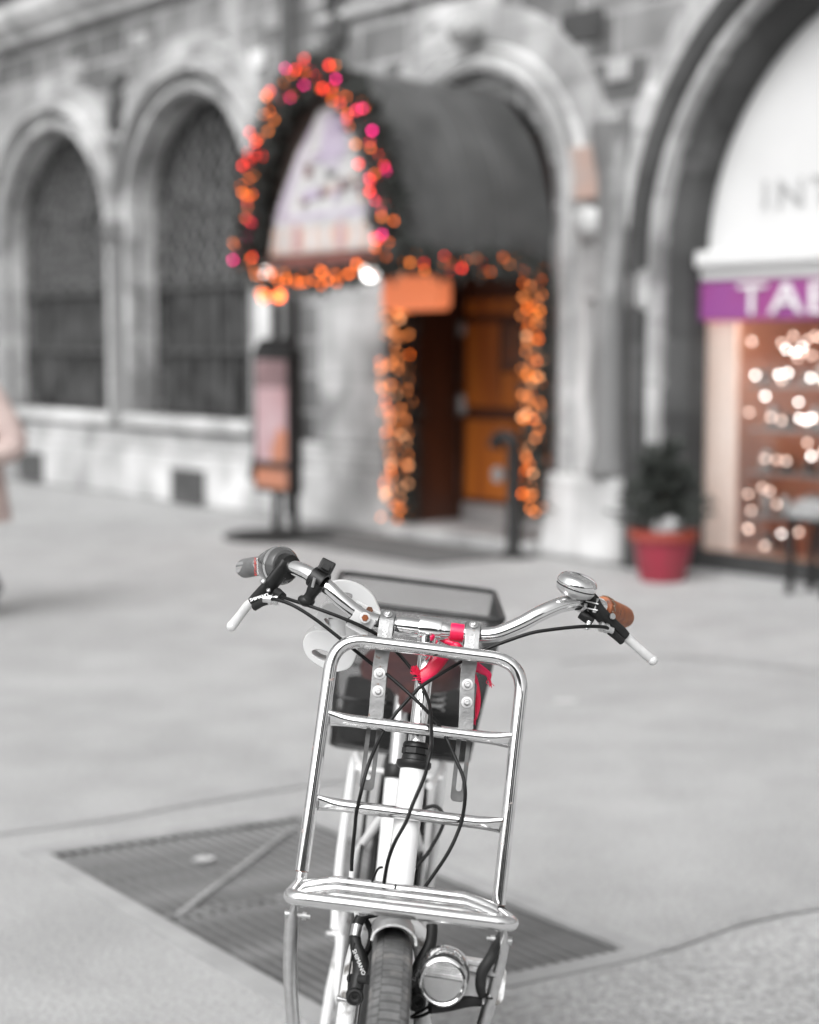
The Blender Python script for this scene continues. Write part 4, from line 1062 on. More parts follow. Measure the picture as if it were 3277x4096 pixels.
# clothes
def loft(rings, seg=20):
    vs, fs = [], []
    for (c, rx_, ry_) in rings:
        for k in range(seg):
            a = 2 * math.pi * k / seg
            vs.append((c[0] + rx_ * math.cos(a), c[1] + ry_ * math.sin(a), c[2]))
    for i in range(len(rings) - 1):
        for k in range(seg):
            l = (k + 1) % seg; fs.append((i * seg + k, i * seg + l, (i + 1) * seg + l, (i + 1) * seg + k))
    return MB().add(vs, fs)
b = loft([((0, 0, 0.52), 0.24, 0.20), ((0, 0, 0.70), 0.215, 0.175), ((0, 0, 0.88), 0.185, 0.15), ((0, 0, 1.05), 0.19, 0.145), ((0, 0, 1.17), 0.20, 0.135), ((0, 0, 1.245), 0.15, 0.11), ((0, 0, 1.285), 0.085, 0.085), ((0, -0.005, 1.32), 0.08, 0.085)])
for s in (-1, 1):
    b.tube(smooth_path([(s * 0.13, 0, 1.20), (s * 0.22, 0.03, 1.08), (s * 0.29, 0.055, 0.92), (s * 0.25, -0.09, 0.875), (s * 0.19, -0.20, 0.895)], 5), [0.085, 0.075, 0.07, 0.06, 0.052], 12)
b.build('coat', 'coat', pers, sharp=80)
b = MB()
for s in (-1, 1):
    st = 0.16 * s
    b.tube(smooth_path([(s * 0.085, 0, 0.76), (s * 0.09, -st * 0.4, 0.42), (s * 0.09, -st * 0.6 + 0.03, 0.26), (s * 0.09, -st + 0.06, 0.10)], 4), [0.105, 0.08, 0.07, 0.06], 12)
b.build('trousers', 'trousers', pers)
for s in (-1, 1):
    st = 0.16 * s
    MB().ball((s * 0.092, -st - 0.03, 0.048), 0.10, 14, 9, (0.5, 1.25, 0.48)).build('shoe', 'black_metal', pers)
MB().ball((0, 0.005, 1.43), 0.105, 18, 12, (0.95, 1.02, 1.08)).build('hair', 'hair', pers)
MB().ball((0, 0.055, 1.33), 0.075, 14, 10, (1.0, 0.6, 1.3)).build('hair', 'hair', pers)
for s in (-1, 1):
    MB().ball((s * 0.032, -0.098, 1.415), 0.012, 8, 6).build('eye', 'black_metal', pers)
MB().ball((0, -0.112, 1.388), 0.016, 10, 7, (0.8, 1, 1.3)).build('nose', 'skin', pers)
MB().ball((0, -0.100, 1.355), 0.018, 10, 6, (1.2, 0.4, 0.35)).build('mouth', 'poster_orange', pers)

# ------------------------------------------------------------------ houses across the square behind the viewer (mirrored in the chrome)
for k, (cx, w, h, y) in enumerate(((-17, 14, 8.0, -25), (-1.5, 16, 9.0, -26), (15.5, 15, 7.5, -24))):
    hs = empty('town_house', (cx, y, 0), label=('tall grey town house across the square on the left', 'widest grey town house across the square', 'lower grey town house across the square on the right')[k], cat='house', group='houses across the square')
    MB().box((-w / 2 + 0.1, -8, 0), (w / 2 - 0.1, 0, h)).build('wall', 'opposite_wall', hs, smooth=False)
    MB().prism([(-w / 2, h), (w / 2, h), (w / 2 - 1, h + 2.2), (-w / 2 + 1, h + 2.2)], 8.0, Matrix(((1, 0, 0, 0), (0, 0, 1, -4), (0, 1, 0, 0.002), (0, 0, 0, 1)))).build('roof', 'stone_dark', hs, smooth=False)
    me = MB().box((-0.6, -0.02, 0), (0.6, 0.03, 1.8)).mesh('window'); me.materials.append(M['window_glass'])
    nx = int(w // 2.6)
    for r_ in range(int((h - 1.5) // 3.2)):
        for c_ in range(nx):
            o = link_mesh('window', me, None, hs, smooth=False); o.location = (-w / 2 + (c_ + 0.5) * w / nx, 0, 1.2 + r_ * 3.2)

# ------------------------------------------------------------------ the bicycle (its own frame: x to its left, y to the rear, z up; leaning on its stand)
BIKE_LOC = (-0.1015, 2.31, 0.0)
LEAN = math.radians(7.2)
bike = empty('bicycle', BIKE_LOC, (0, LEAN, 0), 'white city bicycle with chrome front carrier leaning on its stand', 'bicycle')
BM = Matrix.Translation(BIKE_LOC) @ Matrix.Rotation(LEAN, 4, 'Y')
def mir(pts): return [(-p[0], p[1], p[2]) for p in pts]

# --- handlebar
half = [(0.0, 0.0, 1.036), (0.035, 0.0, 1.036), (0.068, -0.002, 1.037), (0.095, -0.006, 1.043), (0.125, -0.006, 1.060), (0.150, 0.0, 1.077), (0.180, 0.016, 1.091), (0.205, 0.038, 1.094), (0.228, 0.066, 1.092), (0.250, 0.095, 1.085), (0.285, 0.165, 1.066)]
path = smooth_path(mir(half)[::-1] + half[1:], 6)
hb = MB().tube(path, 0.0112, 20).build('handlebar', 'chrome', bike)
MB().tube([(-0.050, 0, 1.036), (-0.042, 0, 1.036), (-0.02, 0, 1.036), (0.02, 0, 1.036), (0.026, 0, 1.036), (0.030, 0, 1.036)], [0.0114, 0.0132, 0.0136, 0.0136, 0.0128, 0.0114], 20).build('centre_sleeve', 'chrome', hb)
# right grip (brown leather look, stitched edge)
gs, ge = Vector((0.250, 0.095, 1.085)), Vector((0.300, 0.195, 1.058)); gd_ = (ge - gs).normalized()
gr = MB().lathe([(0.0115, -0.004), (0.0150, -0.002), (0.0158, 0.004), (0.0162, 0.03), (0.0170, 0.07), (0.0170, 0.103), (0.0150, 0.112), (0.0, 0.113)], gs, gd_, 22).build('grip', 'grip_brown', hb)
gr['label'] = 'worn brown grip'
b = MB()
for k in range(12):
    a = 2 * math.pi * k / 12
    u = gd_.orthogonal().normalized(); v = gd_.cross(u)
    c0 = gs + gd_ * 0.002 + (u * math.cos(a) + v * math.sin(a)) * 0.0165; c1 = gs + gd_ * 0.010 + (u * math.cos(a + 0.4) + v * math.sin(a + 0.4)) * 0.0168
    b.tube([c0, c1], 0.0013, 6)
b.build('stitching', 'stitch', gr)
# left grip and twist shifter
gsl, gel = Vector((-0.255, 0.105, 1.081)), Vector((-0.290, 0.19, 1.060)); gdl = (gel - gsl).normalized()
MB().lathe([(0.0125, 0.0), (0.0142, 0.004), (0.0146, 0.070), (0.0130, 0.077), (0.0, 0.078)], gsl, gdl, 20).build('grip', 'grip_grey', hb)
s0 = Vector((-0.213, 0.048, 1.094)); sdir = (Vector((-0.265, 0.125, 1.077)) - s0).normalized()
sh = MB().lathe([(0.0125, 0.0), (0.0220, 0.002), (0.0265, 0.009), (0.0280, 0.018), (0.0272, 0.028), (0.0250, 0.038), (0.0225, 0.048), (0.0195, 0.056), (0.0165, 0.064), (0.0130, 0.068)], s0, sdir, 28).build('twist_shifter', 'shifter', hb)
MB().lathe([(0.0281, 0.014), (0.0284, 0.015), (0.0284, 0.019), (0.0281, 0.020)], s0, sdir, 28).build('shifter_band', 'chrome', sh)
# print on the shifter, facing forward
pc = s0 + sdir * 0.044
side = Vector((-0.55, -0.83, 0.0)); side = (side - sdir * side.dot(sdir)).normalized(); upv = sdir.cross(side)
fm = frame(pc + side * 0.0246, upv * -1, sdir * -1)
if fm.to_3x3().col[2].dot(side) < 0: fm = frame(pc + side * 0.0246, upv, sdir * -1)
text_part('print', 'NEXUS', 0.0085, 'red_print', sh, fm @ Matrix.Translation((0, -0.0035, 0)), 0.0002, shear=0.2)
text_part('print', 'SHIMANO', 0.0055, 'white_print', sh, fm @ Matrix.Translation((0, 0.003, 0)), 0.0002)

# --- bell on the right
bc = Vector((0.199, 0.024, 1.118)); bax = Vector((0.17, -0.10, 0.98)).normalized()
bell = empty('bell', (0, 0, 0)); bell.parent = bike
BS = 1.02
MB().lathe([(r * BS, h_ * BS) for r, h_ in [(0.0282, 0.0015), (0.0288, 0.003), (0.0284, 0.007), (0.0264, 0.0120), (0.0215, 0.0158), (0.013, 0.0178), (0.004, 0.0184), (0.0, 0.0185)]], bc, bax, 40).build('dome', 'chrome', bell)
MB().lathe([(r * BS, h_ * BS) for r, h_ in [(0.0, -0.0140), (0.012, -0.0138), (0.0185, -0.0122), (0.0245, -0.0088), (0.0275, -0.0035), (0.0278, 0.0), (0.0268, 0.0008), (0.0, 0.0008)]], bc, bax, 40).build('bell_base', 'aluminium', bell)
MB().lathe([(r * BS, h_ * BS) for r, h_ in [(0.0281, -0.0004), (0.0281, 0.0022)]], bc, bax, 40).build('bell_seam', 'rubber', bell)
# bell clamp ring round the bar
def ring_on(p, d, r, w, th=0.0016, seg=24):
    return MB().lathe([(r, -w / 2), (r + th, -w / 2), (r + th, w / 2), (r, w / 2), (r, -w / 2)], p, d, seg)
cp = Vector((0.213, 0.046, 1.0935)); cd = Vector((0.62, 0.75, -0.02)).normalized()
ring_on(cp, cd, 0.0114, 0.012).build('clamp_ring', 'steel', bell)
b = MB(); b.bar(cp + Vector((0.004, -0.012, 0.006)), cp + Vector((0.022, -0.018, 0.004)), 0.008, 0.0018); b.bar(cp + Vector((0.004, -0.012, -0.004)), cp + Vector((0.022, -0.018, -0.005)), 0.008, 0.0018)
b.build('clamp_ears', 'steel', bell, smooth=False, bevel=0.0005)
b = MB(); q = cp + Vector((0.017, -0.016, -0.009)); b.lathe([(0.0032, 0), (0.0032, 0.003), (0.0018, 0.003), (0.0018, 0.021), (0.0, 0.021)], q, (0.12, 0, 1), 10); b.build('clamp_screw', 'steel', bell)
MB().lathe([(0.006, 0), (0.008, 0.010)], bc - bax * 0.0230, bax, 12).build('bell_foot', 'steel', bell)

# --- brake levers
def lever(sgn, body_path, body_r, adj, adj_dir, blade, label, second=None):
    e = empty('brake_lever', (0, 0, 0)); e.parent = bike; e['label'] = label
    b = MB(); P = smooth_path(body_path, 6); n = len(P)
    b.tube(P, body_r, 14, squash=[(1.0, 0.62)] * n, ref=(0, -0.25, 1))
    b.build('lever_body', 'black_plastic', e, sharp=50)
    if second: MB().tube(smooth_path(second[0], 4), second[1], 12).build('clamp_band', 'black_plastic', e)
    ad = Vector(adj_dir).normalized()
    b = MB(); b.lathe([(0.0035, -0.003), (0.0048, -0.003), (0.0050, 0.004), (0.0072, 0.005), (0.0074, 0.010), (0.0060, 0.011), (0.0062, 0.013), (0.0076, 0.014), (0.0074, 0.018), (0.004, 0.019)], adj, ad, 9)
    b.build('cable_adjuster', 'aluminium', e, sharp=25)
    BP = smooth_path(blade, 6)
    b = MB(); b.tube(BP, [0.0074, 0.0070, 0.0066, 0.0066, 0.0070, 0.0072], 14, squash=[(1.0, 0.75)] * len(BP), ref=(0, -0.3, 1)); b.build('lever_blade', 'lever_clear', e, sharp=60)
    MB().ball(BP[-1], 0.0076, 12, 8).build('lever_tip', 'lever_clear', e)
    return e
# left (photo left)
lv = lever(-1, [(-0.2135, 0.04, 1.0982), (-0.2192, 0.036, 1.0863), (-0.2287, 0.034, 1.0703), (-0.2391, 0.034, 1.0545), (-0.2487, 0.036, 1.042), (-0.255, 0.038, 1.0354)], [0.0135, 0.0125, 0.0118, 0.0115, 0.0105, 0.0085],
           (-0.235, 0.012, 1.0474), (1, -0.15, 0.06), [(-0.2495, 0.042, 1.0382), (-0.2599, 0.044, 1.0317), (-0.2683, 0.048, 1.0183), (-0.2755, 0.052, 1.0056), (-0.2816, 0.056, 0.9958)], 'left brake lever with clear blade')
MB().tube([(-0.2504, 0.03, 1.0317), (-0.2405, 0.022, 1.0404), (-0.2306, 0.018, 1.0456)], 0.0058, 12).build('cable_stop', 'black_plastic', lv)
ring_on(Vector((-0.213, 0.046, 1.0935)), Vector((-0.62, 0.75, -0.02)).normalized(), 0.0116, 0.020, 0.006).build('bar_clamp', 'black_plastic', lv)
for (q, r) in (((-0.2416, 0.019, 1.0721), 0.0042), ((-0.2324, 0.02, 1.0595), 0.0030)):
    MB().lathe([(r, 0), (r, 0.003), (r * 0.6, 0.0045), (r * 0.55, 0.0025), (0.0, 0.0025)], q, (-0.1, -1, 0.25), 16).build('screw', 'steel', lv)
p = (-0.2449, 0.0245, 1.047)
text_part('print', 'SHIMANO', 0.0062, 'grey_print', lv, frame(p, (0.91, 0.0, 0.42), (-0.4, 0.35, 0.9)), 0.0002)
# right
lr = lever(1, [(0.2167, 0.04, 1.1043), (0.2254, 0.038, 1.0988), (0.2342, 0.036, 1.0878), (0.2467, 0.036, 1.077), (0.2614, 0.038, 1.066), (0.2737, 0.04, 1.0582), (0.2815, 0.042, 1.0533)], [0.0125, 0.0125, 0.0118, 0.0112, 0.0110, 0.0100, 0.0080],
           (0.2556, 0.016, 1.0642), (-1, -0.15, 0.25), [(0.2773, 0.044, 1.0559), (0.2852, 0.046, 1.0503), (0.2996, 0.05, 1.0403), (0.3139, 0.054, 1.0302), (0.3268, 0.058, 1.022)], 'right brake lever with clear blade',
           ([(0.2138, 0.045, 1.079), (0.2224, 0.042, 1.0743), (0.2311, 0.042, 1.0705)], 0.0085))
MB().tube([(0.2543, 0.02, 1.062), (0.2648, 0.026, 1.0554), (0.2751, 0.034, 1.0477)], 0.0055, 12).build('cable_stop', 'black_plastic', lr)
MB().lathe([(0.0036, 0), (0.0036, 0.012)], (0.2249, 0.03, 1.0711), (-0.25, -0.3, -1), 12).build('screw', 'steel', lr)
MB().lathe([(0.0045, 0), (0.0045, 0.0025), (0.002, 0.003), (0.0, 0.0028)], (0.2557, 0.0265, 1.0824), (0.45, -0.8, 0.35), 14).build('screw', 'steel', lr)

# --- black lamp clamp on the left of the bar
lc = empty('lamp_clamp', (0, 0, 0)); lc.parent = bike; lc['label'] = 'empty black lamp clamp'
cc = Vector((-0.1634, -0.002, 1.0863)); cdv = (Vector((-0.1536, -0.005, 1.0785)) - Vector((-0.1783, 0.006, 1.0894))).normalized()
ring_on(cc, cdv, 0.0118, 0.021, 0.0035, 28).build('strap', 'black_plastic', lc)
u0 = Vector((-0.1539, 0.004, 1.1111)); u1 = Vector((-0.163, -0.012, 1.0878))
MB().bar(Vector((-0.1578, -0.006, 1.0977)), Vector((-0.1515, 0, 1.1146)), 0.021, 0.014, (0, -1, 0.2)).build('hinge_block', 'black_plastic', lc, smooth=False, bevel=0.002)
MB().bar(Vector((-0.1561, -0.016, 1.104)), Vector((-0.1537, -0.0145, 1.1108)), 0.012, 0.006, (0, -1, 0.2)).build('latch', 'rubber', lc, smooth=False, bevel=0.001)
b = MB(); b.tube(smooth_path([(-0.1642, -0.012, 1.0816), (-0.1685, -0.012, 1.0723), (-0.1711, -0.01, 1.0656), (-0.1738, -0.008, 1.0595)], 4), [0.0105, 0.0095, 0.0080, 0.0085], 16); b.build('neck', 'black_plastic', lc)
b = MB(); b.ball((-0.1762, -0.006, 1.0555), 0.0108, 16, 10, (1.1, 0.9, 0.8)); b.ball((-0.1831, -0.004, 1.0564), 0.006, 12, 8); b.build('ball_joint', 'black_plastic', lc)
MB().lathe([(0.0022, 0), (0.0022, 0.014), (0, 0.014)], (-0.1699, -0.022, 1.0782), (0.12, -0.1, 1), 10).build('screw', 'steel', lc)

# --- stem, headset, head tube
axis = Vector((0, -0.342, -0.940)).normalized()
top = Vector((0, 0, 1.036))
stem = MB().tube([top + axis * 0.004, top + axis * 0.19], 0.0118, 20).build('stem', 'chrome', bike)
MB().lathe([(0.0145, -0.0165), (0.0182, -0.0155), (0.0188, -0.012), (0.0188, 0.012), (0.0182, 0.0155), (0.0145, 0.0165)], top, (1, 0, 0), 30).build('bar_clamp', 'chrome', stem)
b = MB(); b.tube([top + axis * 0.010, top + axis * 0.030], [0.0165, 0.0135], 20); b.build('clamp_neck', 'chrome', stem)
MB().lathe([(0.0062, 0), (0.0062, 0.004), (0.0035, 0.0045), (0.0035, 0.002), (0, 0.002)], top + Vector((0, -0.010, -0.019)), (0, -0.5, -0.87), 6).build('clamp_bolt', 'steel', stem)
hs0 = Vector((-0.0036, -0.118, 0.9016))
k0 = (hs0 - top).dot(axis)
def onaxis(k): return top + axis * k
kn = (Vector((-0.0041, -0.118, 0.9055)) - top).dot(axis)
kt = (Vector((-0.0039, -0.127, 0.8789)) - top).dot(axis)
MB().lathe([(0.012, -0.004), (0.0165, -0.003), (0.0182, 0.0), (0.0182, 0.004)], onaxis(kn), axis, 24).build('headset_top', 'black_plastic', bike)
b = MB(); b.lathe([(0.0165, 0.004), (0.0188, 0.0055), (0.0188, 0.013), (0.0165, 0.0145)], onaxis(kn), axis, 8); b.build('headset_locknut', 'black_plastic', bike, sharp=20)
MB().lathe([(0.0165, 0.0145), (0.0175, 0.016), (0.0180, 0.021), (0.0240, 0.023), (0.0245, 0.028), (0.0225, 0.032), (0.0185, 0.034)], onaxis(kn), axis, 28).build('headset_cup', 'black_plastic', bike)
kb = 0.385
MB().tube([onaxis(kt - 0.004), onaxis(kb)], [0.0182, 0.0186], 28).build('head_tube', 'white_paint', bike)
MB().lathe([(0.0186, 0), (0.0225, 0.003), (0.0225, 0.012), (0.018, 0.014)], onaxis(kb), axis, 24).build('headset_lower_cup', 'black_plastic', bike)

# --- frame behind
bb = Vector((0.0, 0.30, 0.285))
RAX = Vector((0.0, 0.72, 0.318)); RR = 0.335
seat_c = Vector((-0.012, 0.44, 0.715))
MB().tube(smooth_path([onaxis(0.33), (0, 0.02, 0.60), (0, 0.17, 0.40), bb], 6), [0.019, 0.021, 0.021, 0.021], 20).build('down_tube', 'white_paint', bike)
MB().tube(smooth_path([onaxis(0.25) + Vector((0, 0.004, 0)), (0, 0.06, 0.66), (0, 0.22, 0.50), (0, 0.375, 0.455)], 6), 0.0165, 18).build('top_tube', 'white_paint', bike)
MB().tube([bb, seat_c], 0.0165, 20).build('seat_tube', 'white_paint', bike)
MB().lathe([(0.0185, -0.012), (0.0195, -0.010), (0.0195, 0.008), (0.017, 0.012)], seat_c, (seat_c - bb), 20).build('seat_clamp', 'black_plastic', bike)
sd_ = (seat_c - bb).normalized(); sp_top = seat_c + sd_ * 0.125
MB().tube([seat_c, sp_top], 0.0128, 18).build('seat_post', 'aluminium', bike)
MB().box((-0.05, 0.27, 0.25), (0.05, 0.33, 0.32)).build('bottom_bracket', 'white_dirty', bike, bevel=0.02, bseg=3)
for s in (-1, 1):
    MB().tube([(s * 0.03, 0.30, 0.285), (s * 0.06, 0.50, 0.30), (s * 0.068, RAX.y, RAX.z)], 0.010, 12).build('chain_stay', 'white_paint', bike)
    MB().tube([(s * 0.022, 0.425, 0.645), (s * 0.055, 0.52, 0.55), (s * 0.068, RAX.y, RAX.z)], 0.008, 12).build('seat_stay', 'white_paint', bike)
    MB().lathe([(0.006, 0), (0.011, 0.001), (0.011, 0.010), (0.006, 0.012), (0.006, 0.020), (0, 0.021)], (s * 0.075, RAX.y, RAX.z), (s, 0, 0), 12).build('axle_nut', 'steel', bike)
# rear carrier
rc = empty('rear_carrier', (0, 0, 0)); rc.parent = bike
for s in (-1, 1):
    MB().tube(fillet([(s * 0.055, 0.60, 0.655), (s * 0.082, 0.74, 0.655), (s * 0.082, 1.08, 0.655)], 0.05), 0.007, 10).build('carrier_rail', 'white_paint', rc)
    MB().tube(fillet([(s * 0.084, 0.80, 0.650), (s * 0.088, 0.76, 0.44), (s * 0.080, RAX.y, RAX.z + 0.01)], 0.05), 0.0085, 12).build('carrier_stay', 'white_paint', rc)
for y in (0.66, 0.82, 1.0):
    MB().tube([(-0.08, y, 0.655), (0.08, y, 0.655)], 0.005, 8).build('cross_bar', 'white_paint', rc)

# --- wheels
def wheel(name, c, R, wdt, tread=True, nsp=20):
    e = empty(name, (0, 0, 0)); e.parent = bike
    c = Vector(c); hw = wdt / 2
    prof = [(R - 0.040, -0.012), (R - 0.034, -hw * 0.86), (R - 0.022, -hw), (R - 0.010, -hw * 0.80), (R - 0.004, -hw * 0.45), (R - 0.002, 0), (R - 0.004, hw * 0.45), (R - 0.010, hw * 0.80), (R - 0.022, hw), (R - 0.034, hw * 0.86), (R - 0.040, 0.012)]
    ty = MB().lathe(prof, c, (1, 0, 0), 96).build('tyre', 'tyre', e, sharp=80)
    if tread:
        rows = int(2 * math.pi * R / 0.0145)
        rn = random.Random(4); vs, fs = [], []
        cols = [(-0.97, -0.80, -0.0190, -0.0095), (-0.79, -0.50, -0.0090, -0.0042), (-0.48, -0.16, -0.0038, -0.0026), (-0.16, 0.16, -0.0026, -0.0026), (0.16, 0.48, -0.0026, -0.0038), (0.50, 0.79, -0.0042, -0.0090), (0.80, 0.97, -0.0095, -0.0190)]
        for r_ in range(rows):
            for ci, (u0, u1, d0, d1) in enumerate(cols):
                sh_ = 0.45 if ci in (1, 5) else (0.2 if ci in (0, 6) else 0)
                a0 = 2 * math.pi * (r_ + sh_ + 0.06) / rows; a1 = 2 * math.pi * (r_ + sh_ + 0.92) / rows
                i = len(vs)
                for hgt in (0.0, 0.0034):
                    for a in (a0, a1):
                        for (u, d) in ((u0, d0), (u1, d1)):
                            mid = 0.0
                            rr = R + d - 0.0012 + hgt - (0.0015 if hgt == 0 else 0)
                            vs.append((c.x + u * hw * (1.0 + hgt * 4), c.y + rr * math.cos(a), c.z + rr * math.sin(a)))
                fs += [(i + 4, i + 5, i + 7, i + 6), (i, i + 1, i + 5, i + 4), (i + 2, i + 6, i + 7, i + 3), (i, i + 4, i + 6, i + 2), (i + 1, i + 3, i + 7, i + 5)]
        tag(MB().add(vs, fs).build('tread', 'tread', ty, smooth=False), kind='stuff')
    MB().lathe([(R - 0.040, -0.0125), (R - 0.052, -0.0125), (R - 0.056, -0.006), (R - 0.056, 0.006), (R - 0.052, 0.0125), (R - 0.040, 0.0125), (R - 0.040, -0.0125)], c, (1, 0, 0), 72).build('rim', 'rim', e)
    MB().lathe([(0.006, -0.062), (0.006, -0.036), (0.026, -0.033), (0.026, -0.030), (0.016, -0.026), (0.016, 0.026), (0.026, 0.030), (0.026, 0.033), (0.006, 0.036), (0.006, 0.062)], c, (1, 0, 0), 20).build('hub', 'aluminium', e)
    sp = MB().tube([(0, 0, 0.024), (0, 0, R - 0.054)], 0.0011, 5).mesh('spoke'); sp.materials.append(M['steel'])
    for k in range(nsp):
        o = link_mesh('spoke', sp, None, e); a = 2 * math.pi * k / nsp
        o.location = (c.x + (0.03 if k % 2 else -0.03), c.y, c.z); o.rotation_euler = (a, 0, 0)
        o.rotation_euler = (Matrix.Rotation(a, 3, 'X') @ Matrix.Rotation((-1 if k % 2 else 1) * 0.11, 3, 'Y')).to_euler()
    return e
FAX = Vector((-0.004, -0.30, 0.342)); FR = 0.344
wheel('front_wheel', FAX, FR, 0.051)
wheel('rear_wheel', RAX, RR, 0.046, tread=False)

# mudguards
def mudguard(name, c, R, a0, a1, w, m, rim_m):
    vs, fs = [], []; n = 26; cs = [(-1, -0.016), (-0.93, -0.007), (-0.7, 0.0), (-0.35, 0.005), (0, 0.0065), (0.35, 0.005), (0.7, 0.0), (0.93, -0.007), (1, -0.016)]
    k = len(cs)
    for i in range(n + 1):
        a = math.radians(a0 + (a1 - a0) * i / n)
        for th in (0.0, -0.0016):
            for (u, d) in cs:
                r = R + d + th; vs.append((c.x + u * (w / 2 + th), c.y + r * math.cos(a), c.z + r * math.sin(a)))
    for i in range(n):
        o = i * 2 * k; q = (i + 1) * 2 * k
        for j in range(k - 1):
            fs.append((o + j, o + j + 1, q + j + 1, q + j)); fs.append((o + k + j, q + k + j, q + k + j + 1, o + k + j + 1))
        for j in (0, k - 1): fs.append((o + j, q + j, q + k + j, o + k + j))
    g = MB().add(vs, fs).build(name, m, bike, sharp=60)
    a = math.radians(a1); edge = [(c.x + u * w / 2, c.y + (R + d) * math.cos(a), c.z + (R + d) * math.sin(a)) for u, d in cs]
    MB().tube(smooth_path(edge, 3), 0.0017, 8).build('rolled_edge', rim_m, g)
    return g
mudguard('front_mudguard', FAX, FR + 0.014, 12, 88, 0.056, 'metal_grey', 'white_dirty')
mudguard('rear_mudguard', RAX, RR + 0.014, -10, 165, 0.056, 'black_plastic', 'black_plastic')

# --- fork and V-brakes
fk = empty('fork', (0, 0, 0)); fk.parent = bike
kc = 0.405
cr = onaxis(kc)
MB().tube([onaxis(kb + 0.014), onaxis(kc + 0.012)], [0.0185, 0.021], 20).build('fork_crown', 'white_dirty', fk)
for s in (-1, 1):
    MB().tube(smooth_path([cr + Vector((s * 0.008, -0.002, 0.004)), cr + Vector((s * 0.034, -0.006, -0.012)), cr + Vector((s * 0.047, -0.016, -0.05)), Vector((s * 0.052, -0.20, 0.52)), Vector((s * 0.053, -0.262, 0.40)), Vector((s * 0.054, FAX.y, FAX.z))], 6), [0.013, 0.0145, 0.0135, 0.0115, 0.010, 0.0085], 18).build('fork_leg', 'white_dirty', fk)
    MB().lathe([(0.006, 0), (0.010, 0.001), (0.010, 0.010), (0.005, 0.012), (0.005, 0.022), (0, 0.022)], (s * 0.062, FAX.y, FAX.z), (s, 0, 0), 10).build('axle_nut', 'steel', fk)
def vbrake(path, radii, piv, pads, label):
    e = empty('brake_arm', (0, 0, 0)); e.parent = bike; e['label'] = label
    P = smooth_path(path, 6)
    MB().tube(P, radii, 14, ref=(0, -1, 0), squash=[(0.75, 1.0)] * len(P)).build('arm', 'black_plastic', e, sharp=60)
    piv = Vector(piv)
    b = MB(); b.lathe([(0.0118, 0.0), (0.0118, 0.014), (0.0100, 0.0165), (0.0075, 0.017), (0.0065, 0.0155), (0.0035, 0.0150), (0.0035, 0.011), (0.0, 0.011)], piv + Vector((0, 0.004, 0)), (0, -0.95, 0.2), 22); b.build('pivot_boss', 'black_plastic', e)
    for (a, c_) in pads: MB().tube([a, c_], 0.0062, 12).build('brake_pad', 'rubber', e)
    return e
vl = vbrake([(-0.0473, -0.17, 0.6695), (-0.0511, -0.176, 0.6608), (-0.0521, -0.184, 0.6505), (-0.0493, -0.192, 0.6395), (-0.0439, -0.2, 0.6289), (-0.0402, -0.206, 0.6201), (-0.0404, -0.212, 0.6082), (-0.0424, -0.218, 0.5954), (-0.0433, -0.222, 0.5841)], [0.0076, 0.0074, 0.0074, 0.0082, 0.0102, 0.0112, 0.0098, 0.0096, 0.0105],
       (-0.0431, -0.22, 0.582), [((-0.052, -0.204, 0.5984), (-0.0428, -0.212, 0.6027)), ((-0.0392, -0.22, 0.6056), (-0.0283, -0.23, 0.6097))], 'brake arm on the wheel side facing left')
vr = vbrake([(0.0476, -0.17, 0.6711), (0.0484, -0.176, 0.6642), (0.0482, -0.184, 0.6554), (0.0456, -0.192, 0.645), (0.0402, -0.2, 0.6331), (0.0354, -0.208, 0.6207), (0.0345, -0.214, 0.6081), (0.036, -0.219, 0.5961), (0.0379, -0.222, 0.586)], [0.0076, 0.0076, 0.0078, 0.0086, 0.0096, 0.0104, 0.0098, 0.0096, 0.0105],
       (0.0382, -0.22, 0.5839), [((0.0342, -0.214, 0.6055), (0.0249, -0.226, 0.6103))], 'brake arm beside the headlight')
pa, pb = Vector((-0.0492, -0.211, 0.6363)), Vector((-0.0376, -0.22, 0.618))
text_part('print', 'SHIMANO', 0.0075, 'grey_print', vl, frame((pa + pb) / 2 + Vector((0, -0.0032, 0)), pb - pa, Vector((0.9, -0.1, 0.35))), 0.0002, spacing=1.05)
pa, pb = Vector((0.0325, -0.221, 0.6189)), Vector((0.041, -0.213, 0.6356))
text_part('print', 'SHIMANO', 0.0072, 'grey_print', vr, frame((pa + pb) / 2 + Vector((0, -0.0030, 0)), pb - pa, Vector((-0.8, -0.1, 0.4))), 0.0002)
b = MB(); b.tube(smooth_path([(-0.0488, -0.166, 0.6653), (-0.0419, -0.16, 0.6641), (-0.0358, -0.158, 0.6562), (-0.0307, -0.162, 0.6465), (-0.031, -0.172, 0.6357), (-0.0363, -0.186, 0.6246), (-0.0392, -0.196, 0.6202)], 5), 0.0042, 10); b.build('brake_noodle', 'cable_black', vl)
MB().tube(smooth_path([(-0.0522, -0.196, 0.6439), (-0.0532, -0.205, 0.6245), (-0.0534, -0.212, 0.6026), (-0.0519, -0.218, 0.5814)], 5), 0.0014, 6).build('return_spring', 'black_metal', vl)
MB().lathe([(0.0045, -0.006), (0.0045, 0.006), (0.0028, 0.006), (0.0028, 0.013), (0.0040, 0.013), (0.0040, 0.018), (0, 0.018)], (-0.0478, -0.222, 0.5751), (-1, 0, 0.1), 10).build('spring_screw', 'steel', vl)
ring = [(-0.0512, -0.178, 0.6615), (-0.0522, -0.187, 0.649)]
MB().tube(ring, 0.0073, 12).build('tape_wrap', 'steel', vl)
b = MB(); b.tube(smooth_path([(0.0316, -0.214, 0.6258), (0.0279, -0.222, 0.6155), (0.0253, -0.226, 0.6072)], 4), 0.0012, 6); b.build('return_spring', 'black_metal', vr)

